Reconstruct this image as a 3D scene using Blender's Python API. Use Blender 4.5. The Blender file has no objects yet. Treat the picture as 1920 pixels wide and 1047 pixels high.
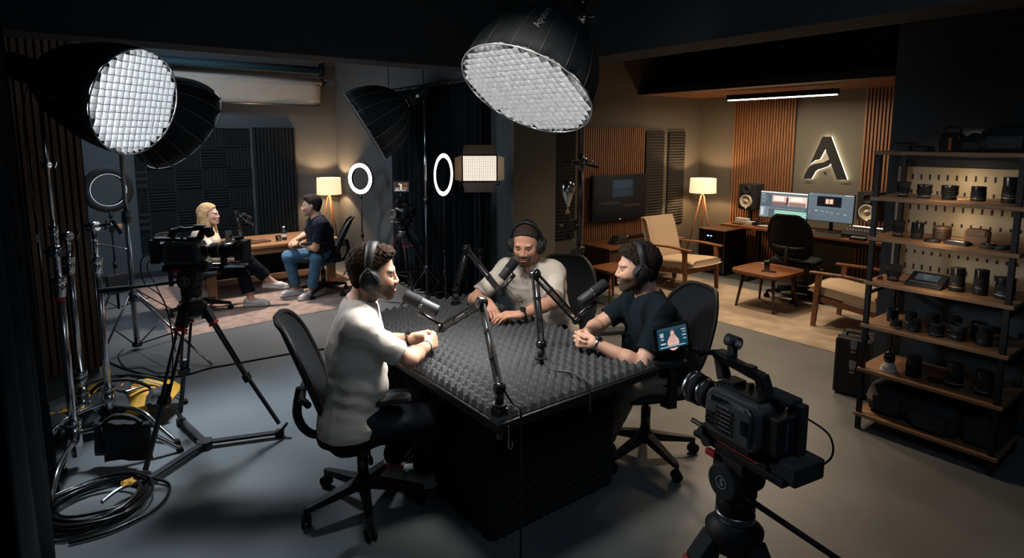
import bpy, math, random
import numpy as np
from mathutils import Vector as V, Matrix as MX
C = bpy.context.scene.collection
R = math.radians
PI = math.pi
rnd = random.Random(7)

# ------------------------------------------------------------------ materials
MATS = {}
def mat(name, col=(.5, .5, .5), rough=.6, metal=0., noise=None, bump=None, emis=None, spec=.5, vcol=False, sheen=0., trans=0., sss=0., alpha=1.):
    m = bpy.data.materials.new(name); m.use_nodes = True
    n, l = m.node_tree.nodes, m.node_tree.links
    b = n['Principled BSDF']
    b.inputs['Base Color'].default_value = (*col, 1)
    b.inputs['Roughness'].default_value = rough
    b.inputs['Metallic'].default_value = metal
    b.inputs['Specular IOR Level'].default_value = spec
    if sheen: b.inputs['Sheen Weight'].default_value = sheen
    if trans: b.inputs['Transmission Weight'].default_value = trans
    if sss:
        b.inputs['Subsurface Weight'].default_value = sss
        b.inputs['Subsurface Radius'].default_value = (.012, .005, .003)
        b.inputs['Subsurface Scale'].default_value = .6
    tc = n.new('ShaderNodeTexCoord')
    src = None
    if vcol:
        a = n.new('ShaderNodeAttribute'); a.attribute_name = 'Col'; src = a.outputs['Color']
        l.new(src, b.inputs['Base Color'])
        if emis: l.new(src, b.inputs['Emission Color']); b.inputs['Emission Strength'].default_value = emis
    elif emis:
        b.inputs['Emission Color'].default_value = (*emis[0], 1); b.inputs['Emission Strength'].default_value = emis[1]
    if noise:   # (scale, second colour, stretch)
        sc, c2 = noise[0], noise[1]
        mp = n.new('ShaderNodeMapping'); mp.inputs['Scale'].default_value = noise[2] if len(noise) > 2 else (1, 1, 1)
        l.new(tc.outputs['Object'], mp.inputs['Vector'])
        t = n.new('ShaderNodeTexNoise'); t.inputs['Scale'].default_value = sc; t.inputs['Detail'].default_value = 5
        l.new(mp.outputs['Vector'], t.inputs['Vector'])
        r = n.new('ShaderNodeValToRGB'); r.color_ramp.elements[0].position = .35; r.color_ramp.elements[1].position = .65
        r.color_ramp.elements[0].color = (*col, 1); r.color_ramp.elements[1].color = (*c2, 1)
        l.new(t.outputs['Fac'], r.inputs['Fac']); l.new(r.outputs['Color'], b.inputs['Base Color'])
    if bump:    # (scale, strength, distance)
        t = n.new('ShaderNodeTexNoise'); t.inputs['Scale'].default_value = bump[0]; t.inputs['Detail'].default_value = 3
        l.new(tc.outputs['Object'], t.inputs['Vector'])
        bp = n.new('ShaderNodeBump'); bp.inputs['Strength'].default_value = bump[1]; bp.inputs['Distance'].default_value = bump[2] if len(bump) > 2 else .002
        l.new(t.outputs['Fac'], bp.inputs['Height']); l.new(bp.outputs['Normal'], b.inputs['Normal'])
    MATS[name] = m
    return m

# ------------------------------------------------------------------ objects
WM = {}
def _reg(o, loc=(0, 0, 0), rz=0., parent=None):
    m = MX.Translation(loc) @ MX.Rotation(rz, 4, 'Z')
    WM[o.name] = (WM[parent.name] if parent else MX.Identity(4)) @ m
def tag(o, label=None, cat=None, group=None, kind=None):
    if label: o['label'] = label
    if cat: o['category'] = cat
    if group: o['group'] = group
    if kind: o['kind'] = kind
    return o
def thing(name, label, cat, loc=(0, 0, 0), rz=0., group=None):
    o = bpy.data.objects.new(name, None); C.objects.link(o)
    o.location = loc; o.rotation_euler = (0, 0, rz); o.empty_display_size = .1
    _reg(o, loc, rz)
    return tag(o, label, cat, group)
def children(o): return [c for c in C.objects if c.parent == o]
def copy_tree(o, loc, rz, label, group=None):
    r = o.copy(); C.objects.link(r); r.location = loc; r.rotation_euler = (0, 0, rz); r['label'] = label
    _reg(r, loc, rz)
    if group: r['group'] = group
    for ch in list(o.children):
        c = ch.copy(); C.objects.link(c); c.parent = r
        for g in list(ch.children):
            d = g.copy(); C.objects.link(d); d.parent = c
    return r

def frame(a, b, up=(0, 0, 1)):
    """matrix whose local z runs from a towards b, origin a"""
    a, b = V(a), V(b); z = (b - a).normalized(); u = V(up)
    if abs(z.dot(u)) > .999: u = V((1, 0, 0)) if abs(z.x) < .9 else V((0, 1, 0))
    x = u.cross(z).normalized(); y = z.cross(x)
    m = MX((x, y, z)).transposed().to_4x4(); m.translation = a
    return m

class MB:
    def __init__(s, M=None):
        s.v, s.f, s.sm, s.col = [], [], [], None; s.M = M or MX.Identity(4); s.uc = []
    def add(s, vs, fs, smooth=False, M=None, col=None):
        m = s.M @ M if M is not None else s.M
        k = len(s.v); s.v += [tuple(m @ V(p)) for p in vs]
        s.f += [tuple(i + k for i in f) for f in fs]; s.sm += [smooth] * len(fs); s.uc += [col] * len(fs)
        return s
    def box(s, c, d, rz=0, M=None, col=None):
        x, y, z = d[0] / 2, d[1] / 2, d[2] / 2
        vs = [(i * x, j * y, k * z) for i in (-1, 1) for j in (-1, 1) for k in (-1, 1)]
        fs = [(0, 1, 3, 2), (4, 6, 7, 5), (0, 4, 5, 1), (2, 3, 7, 6), (0, 2, 6, 4), (1, 5, 7, 3)]
        T = MX.Translation(c) @ MX.Rotation(rz, 4, 'Z')
        return s.add(vs, fs, False, (M @ T) if M is not None else T, col)
    def bar(s, a, b, w, h, up=(0, 0, 1), w2=None, h2=None):
        """rectangular bar from a to b, w across, h along up"""
        L = (V(b) - V(a)).length; F = frame(a, b, up); w2 = w if w2 is None else w2; h2 = h if h2 is None else h2
        vs = [(i * (w, w2)[k] / 2, j * (h, h2)[k] / 2, k * L) for i in (-1, 1) for j in (-1, 1) for k in (0, 1)]
        fs = [(0, 1, 3, 2), (4, 6, 7, 5), (0, 4, 5, 1), (2, 3, 7, 6), (0, 2, 6, 4), (1, 5, 7, 3)]
        return s.add(vs, fs, False, F)
    def cyl(s, a, b, r0, r1=None, n=16, cap=True, col=None):
        r1 = r0 if r1 is None else r1; L = (V(b) - V(a)).length; F = frame(a, b)
        vs = [(r * math.cos(2 * PI * i / n), r * math.sin(2 * PI * i / n), z) for r, z in ((r0, 0), (r1, L)) for i in range(n)]
        s.add(vs, [(i, (i + 1) % n, n + (i + 1) % n, n + i) for i in range(n)], True, F, col)
        if cap:
            k = len(s.v) - 2 * n
            s.f += [tuple(range(k + n - 1, k - 1, -1)), tuple(range(k + n, k + 2 * n))]; s.sm += [False] * 2; s.uc += [col] * 2
        return s
    def lathe(s, prof, n=24, M=None, smooth=True, cap=False):
        vs = [(r * math.cos(2 * PI * i / n), r * math.sin(2 * PI * i / n), z) for r, z in prof for i in range(n)]
        fs = [(j * n + i, j * n + (i + 1) % n, (j + 1) * n + (i + 1) % n, (j + 1) * n + i) for j in range(len(prof) - 1) for i in range(n)]
        s.add(vs, fs, smooth, M)
        if cap:
            k = len(s.v) - len(vs); e = k + (len(prof) - 1) * n
            s.f += [tuple(range(k + n - 1, k - 1, -1)), tuple(range(e, e + n))]; s.sm += [False] * 2; s.uc += [None] * 2
        return s
    def tube(s, pts, r, n=8, cap=True, closed=False):
        pts = [V(p) for p in pts]; m = len(pts)
        rs = r if isinstance(r, (list, tuple)) else [r] * m
        t = []
        for i in range(m):
            a = pts[i - 1] if (i > 0 or closed) else pts[0]; b = pts[(i + 1) % m] if (i < m - 1 or closed) else pts[-1]
            t.append((b - a).normalized())
        u = V((0, 0, 1)) if abs(t[0].z) < .9 else V((1, 0, 0))
        vs = []
        for i in range(m):
            u = (u - t[i] * u.dot(t[i])).normalized(); w = t[i].cross(u)
            for k in range(n):
                a = 2 * PI * k / n; vs.append(tuple(pts[i] + (u * math.cos(a) + w * math.sin(a)) * rs[i]))
        q = m if closed else m - 1
        fs = [(j * n + k, j * n + (k + 1) % n, ((j + 1) % m) * n + (k + 1) % n, ((j + 1) % m) * n + k) for j in range(q) for k in range(n)]
        s.add(vs, fs, True)
        if cap and not closed:
            k = len(s.v) - len(vs)
            s.f += [tuple(range(k + n - 1, k - 1, -1)), tuple(range(k + (m - 1) * n, k + m * n))]; s.sm += [False] * 2; s.uc += [None] * 2
        return s
    def sph(s, c, r, n=16, M=None):
        r = (r, r, r) if not isinstance(r, (list, tuple)) else r
        prof = [(math.sin(PI * j / (n // 2)), -math.cos(PI * j / (n // 2))) for j in range(n // 2 + 1)]
        T = MX.Translation(c) @ MX.Diagonal((*r, 1))
        return s.lathe([(max(a, 1e-4), z) for a, z in prof], n, (M @ T) if M is not None else T)
    def torus(s, c, ax, Rr, r, n=32, m=8, a0=0, a1=2 * PI):
        F = frame(c, V(c) + V(ax)); full = abs(a1 - a0) > 6.2
        k = n if full else n + 1
        pts = [tuple(F @ V((Rr * math.cos(a0 + (a1 - a0) * i / n), Rr * math.sin(a0 + (a1 - a0) * i / n), 0))) for i in range(k)]
        return s.tube(pts, r, m, closed=full)
    def prism(s, poly, z0, z1, M=None, smooth=False, col=None):
        n = len(poly)
        vs = [(x, y, z0) for x, y in poly] + [(x, y, z1) for x, y in poly]
        fs = [tuple(range(n - 1, -1, -1)), tuple(range(n, 2 * n))]
        fs2 = [(i, (i + 1) % n, n + (i + 1) % n, n + i) for i in range(n)]
        s.add(vs, fs, False, M, col); k = len(s.v) - 2 * n
        s.f += [tuple(i + k for i in f) for f in fs2]; s.sm += [smooth] * n; s.uc += [col] * n
        return s
    def build(s, name, m, parent=None, bevel=0, world=False, kind=None, label=None, seg=2, sub=0):
        me = bpy.data.meshes.new(name); me.from_pydata(s.v, [], s.f)
        me.polygons.foreach_set('use_smooth', s.sm)
        if any(c is not None for c in s.uc):
            at = me.color_attributes.new('Col', 'FLOAT_COLOR', 'CORNER'); buf = []
            for p, c in zip(me.polygons, s.uc): buf += list((*(c or (0, 0, 0)), 1)) * p.loop_total
            at.data.foreach_set('color', buf)
        me.update()
        o = bpy.data.objects.new(name, me); C.objects.link(o)
        if m is not None: me.materials.append(MATS[m] if isinstance(m, str) else m)
        if parent:
            o.parent = parent
            if world: me.transform(WM[parent.name].inverted())
        _reg(o, parent=parent)
        if bevel:
            b = o.modifiers.new('bevel', 'BEVEL'); b.width = bevel; b.segments = seg; b.limit_method = 'ANGLE'; b.angle_limit = R(35)
            if seg > 1: b.harden_normals = False
        if sub:
            b = o.modifiers.new('sub', 'SUBSURF'); b.levels = b.render_levels = sub
        if kind: o['kind'] = kind
        if label: o['label'] = label
        return o
def struct(name, mb, m, **k): return mb.build(name, m, kind='structure', **k)
def single(name, mb, m, label, cat, group=None, kind=None, **k):
    """a thing made of one mesh, its origin moved to the middle of its foot"""
    o = mb.build(name, m, **k); me = o.data
    n = len(me.vertices); co = np.empty(n * 3, np.float32); me.vertices.foreach_get('co', co); co = co.reshape(-1, 3)
    c = V(((co[:, 0].min() + co[:, 0].max()) / 2, (co[:, 1].min() + co[:, 1].max()) / 2, co[:, 2].min()))
    me.transform(MX.Translation(-c)); o.location = c; WM[o.name] = MX.Translation(c)
    return tag(o, label, cat, group, kind)
def text(name, s, size, m, parent, M, ext=.0008, world=False, spacing=1.):
    cu = bpy.data.curves.new(name, 'FONT'); cu.body = s; cu.size = size; cu.extrude = ext; cu.align_x = 'CENTER'; cu.align_y = 'CENTER'; cu.space_character = spacing
    cu.materials.append(MATS[m]); cu.resolution_u = 3
    o = bpy.data.objects.new(name, cu); C.objects.link(o); dg = bpy.context.evaluated_depsgraph_get()
    me = bpy.data.meshes.new_from_object(o.evaluated_get(dg)); bpy.data.objects.remove(o); bpy.data.curves.remove(cu)
    me.transform((WM[parent.name].inverted() @ M) if world else M)
    if not me.materials: me.materials.append(MATS[m])
    o = bpy.data.objects.new(name, me); C.objects.link(o); o.parent = parent; _reg(o, parent=parent)
    return o
def sag(a, b, drop, n=12):
    a, b = V(a), V(b)
    return [tuple(a.lerp(b, i / n) - V((0, 0, drop * 4 * (i / n) * (1 - i / n)))) for i in range(n + 1)]
def spline(pts, k=8):
    """Catmull-Rom through pts"""
    P = [V(p) for p in pts]; P = [P[0]] + P + [P[-1]]; out = []
    for i in range(1, len(P) - 2):
        for j in range(k):
            t = j / k; a, b, c, d = P[i - 1:i + 3]
            out.append(tuple(.5 * ((2 * b) + (c - a) * t + (2 * a - 5 * b + 4 * c - d) * t * t + (3 * b - a - 3 * c + d) * t ** 3)))
    return out + [tuple(P[-2])]

mat('floor', (.095, .105, .112), .42, noise=(1.3, (.135, .146, .152)), bump=(30, .05, .002), spec=.45)
mat('ceiling', (.012, .016, .019), .9)
mat('wall_grey', (.085, .098, .105), .85, bump=(8, .06))
mat('wall_warm', (.13, .12, .10), .85, bump=(8, .06))
mat('wall_dark', (.022, .028, .033), .85)
mat('beam', (.024, .031, .036), .8)
mat('black', (.008, .008, .009), .55, spec=.35)
mat('black_gloss', (.008, .008, .009), .22)
mat('black_matte', (.012, .013, .015), .85)
mat('rubber', (.011, .011, .012), .8, spec=.25)
mat('graphite', (.022, .023, .026), .55, spec=.35)
mat('grey_body', (.062, .065, .069), .42, bump=(400, .05))
mat('chrome', (.62, .63, .65), .18, 1.)
mat('steel', (.30, .31, .33), .3, 1.)
mat('dark_steel', (.10, .10, .11), .35, 1.)
mat('silver_print', (.45, .45, .46), .4, .3)
mat('white_print', (.6, .6, .6), .5)
mat('red', (.45, .02, .03), .4)
mat('orange', (.55, .12, .02), .5)
mat('yellow', (.62, .30, .02), .6, bump=(30, .3, .01))
mat('blue_edge', (.02, .12, .22), .5)
mat('curtain', (.008, .011, .014), .95, spec=.1)
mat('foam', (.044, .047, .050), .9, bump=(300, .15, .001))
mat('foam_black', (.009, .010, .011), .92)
mat('foam_wall', (.015, .018, .020), .92)
mat('foam_lounge', (.035, .033, .030), .92)
mat('oak', (.28, .15, .075), .5, noise=(3, (.22, .11, .05), (1, 12, 12)))
mat('oak_dark', (.10, .055, .03), .5, noise=(3, (.075, .04, .022), (12, 12, 1)))
mat('oak_y', (.26, .14, .07), .5, noise=(3, (.19, .10, .048), (12, 1, 12)))
mat('walnut', (.22, .085, .035), .42, noise=(4, (.15, .055, .022), (1, 10, 10)))
mat('walnut_dark', (.07, .032, .018), .45)
mat('slat_wood', (.30, .14, .065), .55, noise=(4, (.24, .105, .045), (10, 10, 1)))
mat('slat_dark', (.19, .115, .07), .6, noise=(4, (.14, .085, .05), (10, 10, 1)))
mat('rug_rose', (.46, .33, .275), .95, noise=(9, (.30, .215, .18)), bump=(90, 1., .02))
mat('rug_cream', (.42, .34, .26), .95, noise=(5, (.30, .24, .18)), bump=(90, .8, .01))
mat('linen', (.50, .38, .27), .85, noise=(180, (.42, .32, .22)), bump=(250, .3, .001))
mat('linen_grey', (.30, .27, .24), .85, bump=(250, .3, .001))
mat('nylon', (.014, .015, .017), .7, bump=(40, .5, .01))
mat('mesh_fabric', (.011, .013, .016), .85, spec=.2)
mat('softbox', (.008, .010, .012), .75, bump=(6, .15, .02), spec=.3)
mat('softbox_dark', (.03, .032, .034), .5)
mat('softbox_edge', (.13, .135, .14), .4)
mat('grid_cloth', (.035, .037, .040), .8)
mat('diffuser', (.8, .8, .8), .8, emis=((.92, .96, 1.), 130.))
mat('diffuser_top', (.8, .8, .8), .8, emis=((1., .975, .94), 165.))
mat('diffuser_dim', (.8, .8, .8), .8, emis=((.85, .92, 1.), 9.))
mat('ring_glow', (.8, .8, .8), .5, emis=((1., .97, .93), 4.))
mat('ring_dim', (.8, .8, .8), .5, emis=((.8, .9, 1.), 1.6))
mat('led', (.8, .8, .8), .5, emis=((1., .95, .86), .92))
mat('lamp_shade', (.8, .62, .42), .9, emis=((1., .66, .38), 1.0), bump=(300, .2, .001))
mat('halo', (.8, .8, .8), .5, emis=((1., .82, .55), 6.))
mat('bar_glow', (.8, .8, .8), .5, emis=((1., .88, .70), 9.))
mat('strip_glow', (.8, .8, .8), .5, emis=((1., .70, .42), 3.))
mat('blue_led', (.1, .2, .8), .5, emis=((.1, .25, 1.), 8.))
mat('white_led', (.8, .8, .8), .5, emis=((.8, .9, 1.), 2.))
mat('display', (.02, .02, .02), .3, vcol=True, emis=1.)
mat('screen_off', (.004, .006, .008), .08)
mat('glass', (.9, .95, .95), .03, trans=1.)
mat('lens_glass', (.01, .012, .02), .05)
mat('paper_cream', (.55, .47, .38), .8, noise=(1.5, (.48, .41, .33)))
mat('paper_teal', (.03, .075, .095), .7)
mat('pegboard', (.36, .30, .21), .7)
mat('gold_ring', (.55, .36, .16), .35, .6)
mat('red_ring', (.40, .03, .03), .4)
mat('brown_leather', (.09, .045, .028), .5, bump=(60, .2))
mat('offwhite', (.55, .50, .47), .6)
mat('green_leaf', (.10, .22, .04), .6)
mat('lemon', (.6, .55, .12), .4)
mat('kraft', (.5, .33, .17), .7)
mat('white_plastic', (.6, .6, .58), .5)
mat('speaker_cone', (.65, .58, .46), .5)
mat('skin', vcol=True, rough=.5, spec=.35, sss=.08)
mat('hair_v', vcol=True, rough=.8, spec=.06, bump=(220, .5, .003))
mat('tee_cream', (.52, .475, .42), .9, sheen=.1, bump=(500, .15, .0005))
mat('shirt_ivory', (.60, .54, .47), .9, sheen=.1, bump=(500, .2, .0005))
mat('tee_navy', (.007, .0115, .015), .95, spec=.1)
mat('polo_navy', (.009, .012, .021), .95, spec=.15)
mat('blouse', (.62, .50, .37), .8)
mat('jeans', (.035, .105, .19), .85, noise=(14, (.055, .15, .25)))
mat('trousers_dark', (.007, .009, .013), .95, spec=.1)
mat('trousers_beige', (.22, .175, .14), .9)
mat('shoe_white', (.55, .52, .49), .6)
mat('watch_dark', (.02, .021, .024), .3, .3)
mat('bottle_glass', (.05, .07, .08), .08, trans=.7)

# ------------------------------------------------------------------ implicit surfaces for people
f32 = np.float32
def surf(f, lo, hi, h):
    """naive surface nets of the zero set of f in the box lo..hi"""
    lo = np.array(lo, f32); n = np.ceil((np.array(hi, f32) - lo) / h).astype(int) + 1
    ax = [lo[i] + h * np.arange(n[i], dtype=f32) for i in range(3)]
    D = np.empty(tuple(n), f32); step = max(1, int(400000 / (n[1] * n[2])))
    for i in range(0, n[0], step):
        g = np.stack(np.meshgrid(ax[0][i:i + step], ax[1], ax[2], indexing='ij'), -1).reshape(-1, 3)
        D[i:i + step] = f(g).reshape(-1, n[1], n[2])
    D[0] = D[-1] = 1; D[:, 0] = D[:, -1] = 1; D[:, :, 0] = D[:, :, -1] = 1
    ins = D < 0
    acc = np.zeros((*(n - 1), 3), f32); cnt = np.zeros(tuple(n - 1), f32)
    quads = []
    idx = np.arange(np.prod(n - 1)).reshape(tuple(n - 1))
    for a in range(3):
        sl0 = [slice(None)] * 3; sl1 = [slice(None)] * 3; sl0[a] = slice(0, -1); sl1[a] = slice(1, None)
        A, B = D[tuple(sl0)], D[tuple(sl1)]
        cr = (A < 0) != (B < 0)
        w = np.argwhere(cr)
        if len(w) == 0: continue
        va, vb = A[cr], B[cr]; t = va / (va - vb)
        p = w.astype(f32); p[:, a] += t
        b, c = [(1, 2), (2, 0), (0, 1)][a]
        cells = []
        for db, dc in ((-1, -1), (0, -1), (0, 0), (-1, 0)):
            q = w.copy(); q[:, b] += db; q[:, c] += dc
            cells.append(q)
            ok = ((q >= 0) & (q < (n - 1))).all(1)
            np.add.at(acc, tuple(q[ok].T), p[ok]); np.add.at(cnt, tuple(q[ok].T), 1)
        ok = np.ones(len(w), bool)
        for q in cells: ok &= ((q >= 0) & (q < (n - 1))).all(1)
        Q = np.stack([idx[tuple(q[ok].T)] for q in cells], 1)
        fl = va[ok] > 0
        Q[fl] = Q[fl][:, ::-1]
        quads.append(Q)
    Q = np.concatenate(quads)
    used, inv = np.unique(Q.ravel(), return_inverse=True)
    P = (acc.reshape(-1, 3)[used] / cnt.reshape(-1)[used][:, None]) * h + lo
    # one relaxation step onto the surface
    for _ in range(2):
        d = f(P); e = f32(h * .5)
        g = np.stack([f(P + np.array(v, f32)) - d for v in ((e, 0, 0), (0, e, 0), (0, 0, e))], 1) / e
        gn = (g * g).sum(1)[:, None] + 1e-6
        P = P - np.clip(d[:, None] * g / gn, -h * .6, h * .6)
    return P.astype(f32), inv.reshape(-1, 4)

def rc(P, a, b, ra, rb):
    a = np.array(a, f32); b = np.array(b, f32); ab = b - a; q = P - a
    t = np.clip(q @ ab / max(float(ab @ ab), 1e-9), 0, 1)
    q = q - t[:, None] * ab
    return np.sqrt(np.einsum('ij,ij->i', q, q)) - (ra + (rb - ra) * t)
def ell(P, c, r):
    q = P - np.array(c, f32); r = np.array(r, f32)
    k0 = np.sqrt(((q / r) ** 2).sum(1)) + 1e-6; k1 = np.sqrt(((q / r ** 2) ** 2).sum(1)) + 1e-6
    return k0 * (k0 - 1) / k1
def smin(a, b, k):
    h = np.clip(.5 + .5 * (b - a) / k, 0, 1)
    return b + (a - b) * h - k * h * (1 - h)
def smax(a, b, k): return -smin(-a, -b, k)
_ns = np.random.RandomState(3); _nd = _ns.normal(size=(40, 3)).astype(f32); _nd /= np.linalg.norm(_nd, axis=1)[:, None]; _nph = _ns.rand(40).astype(f32) * 6.28
def nz(P, s, o=0, k=6):
    r = 0
    for i in range(k):
        j = (i + o) % 40; r = r + np.sin(P @ (_nd[j] * f32(s * (1 + .35 * i))) + _nph[j])
    return r / k
def mesh_np(name, parts, m, parent=None, loc=None):
    """parts: list of (verts, quads, colours or None) -> one smooth mesh object"""
    vs, qs, cs, k = [], [], [], 0
    for P, Q, c in parts:
        vs.append(P); qs.append(Q + k); k += len(P)
        cs.append(np.ones((len(P), 3), f32) * .5 if c is None else c)
    P, Q, c = np.concatenate(vs), np.concatenate(qs), np.concatenate(cs)
    if loc is not None: P = P - np.array(loc, f32)
    elif parent is not None: P = P - np.array(WM[parent.name].translation, f32)
    me = bpy.data.meshes.new(name); me.vertices.add(len(P)); me.vertices.foreach_set('co', P.ravel())
    me.loops.add(Q.size); me.loops.foreach_set('vertex_index', Q.ravel().astype(np.int32))
    me.polygons.add(len(Q)); me.polygons.foreach_set('loop_start', np.arange(0, Q.size, 4, dtype=np.int32))
    me.polygons.foreach_set('loop_total', np.full(len(Q), 4, np.int32))
    me.update(calc_edges=True); me.validate()
    me.polygons.foreach_set('use_smooth', np.ones(len(me.polygons), bool))
    at = me.color_attributes.new('Col', 'FLOAT_COLOR', 'POINT')
    at.data.foreach_set('color', np.concatenate([c, np.ones((len(c), 1), f32)], 1).astype(f32).ravel())
    me.materials.append(MATS[m])
    o = bpy.data.objects.new(name, me); C.objects.link(o)
    if loc is not None: o.location = loc; WM[o.name] = MX.Translation(loc)
    else: o.parent = parent; WM[o.name] = WM[parent.name].copy()
    return o
def nv(*a): return np.array(a, f32)
def unit(v): v = np.array(v, f32); return v / np.linalg.norm(v)
def rotax(v, ax, a):
    ax = unit(ax); v = np.array(v, f32)
    return v * math.cos(a) + np.cross(ax, v) * math.sin(a) + ax * float(ax @ v) * (1 - math.cos(a))

def ik(s, w, l1, l2, pole):
    s, w = np.array(s, f32), np.array(w, f32); d = w - s; L = float(np.linalg.norm(d)); u = d / L
    L = min(L, (l1 + l2) * .995)
    a = (l1 * l1 - l2 * l2 + L * L) / (2 * L); hgt = math.sqrt(max(l1 * l1 - a * a, 0))
    p = np.array(pole, f32); p = p - u * float(p @ u); p = p / np.linalg.norm(p)
    return s + u * a + p * hgt

def hand_prims(w, fwd, pn, side, curls, spread=.05, thumb=(.5, .3), sc=1.):
    """w wrist, fwd along the hand, pn where the palm looks, side +1/-1 = thumb on cross(fwd,pn)*side"""
    fwd = unit(fwd); pn = np.array(pn, f32); pn = unit(pn - fwd * float(pn @ fwd)); lat = unit(np.cross(fwd, pn)) * side
    w = np.array(w, f32); pr = []; fingers = []
    kn = [(.030, .088), (.010, .092), (-.010, .088), (-.029, .080)]
    ln = [(.040, .025, .021), (.044, .028, .022), (.041, .026, .021), (.032, .020, .018)]
    for i, (kx, ky) in enumerate(kn):
        k = w + (fwd * ky + lat * kx) * sc
        pr.append((w + (fwd * .012 + lat * kx * .55) * sc, k, .0165 * sc, .0125 * sc))
        d = unit(fwd + lat * kx * spread * 20); ax = np.cross(d, pn); a = k; r = (.0098, .0098, .0094, .0084)[i] * sc
        ch = []
        cu = curls[i] if isinstance(curls[i], (tuple, list)) else (curls[i], curls[i] * 1.1, curls[i] * .7)
        for j in range(3):
            d = rotax(d, ax, cu[j]); b = a + d * ln[i][j] * sc
            ch.append((a, b, r, r * .9)); a = b; r *= .9
        fingers.append(ch)
    # thumb leaves the side of the palm
    a = w + (fwd * .022 + lat * .024 + pn * .006) * sc
    d = unit(fwd * .75 + lat * .75 + pn * .35); d = unit(d * (1 - thumb[0]) + (fwd * .8 - lat * .1 + pn * .6) * thumb[0]); ch = []
    ax = np.cross(d, unit(pn * .6 - lat * .6)); r = .0135 * sc
    for j, L in enumerate((.040, .032, .027)):
        b = a + d * L * sc; ch.append((a, b, r, r * .88)); a = b; r *= .88; d = rotax(d, ax, thumb[1])
    fingers.append(ch)
    return pr, fingers
def hand_sdf(P, H):
    pr, fi = H
    d = None
    for q in pr:
        e = rc(P, *q); d = e if d is None else smin(d, e, .012)
    for ch in fi:
        fd = None
        for q in ch:
            e = rc(P, *q); fd = e if fd is None else smin(fd, e, .003)
        d = smin(d, fd, .0045)
    return d

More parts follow.
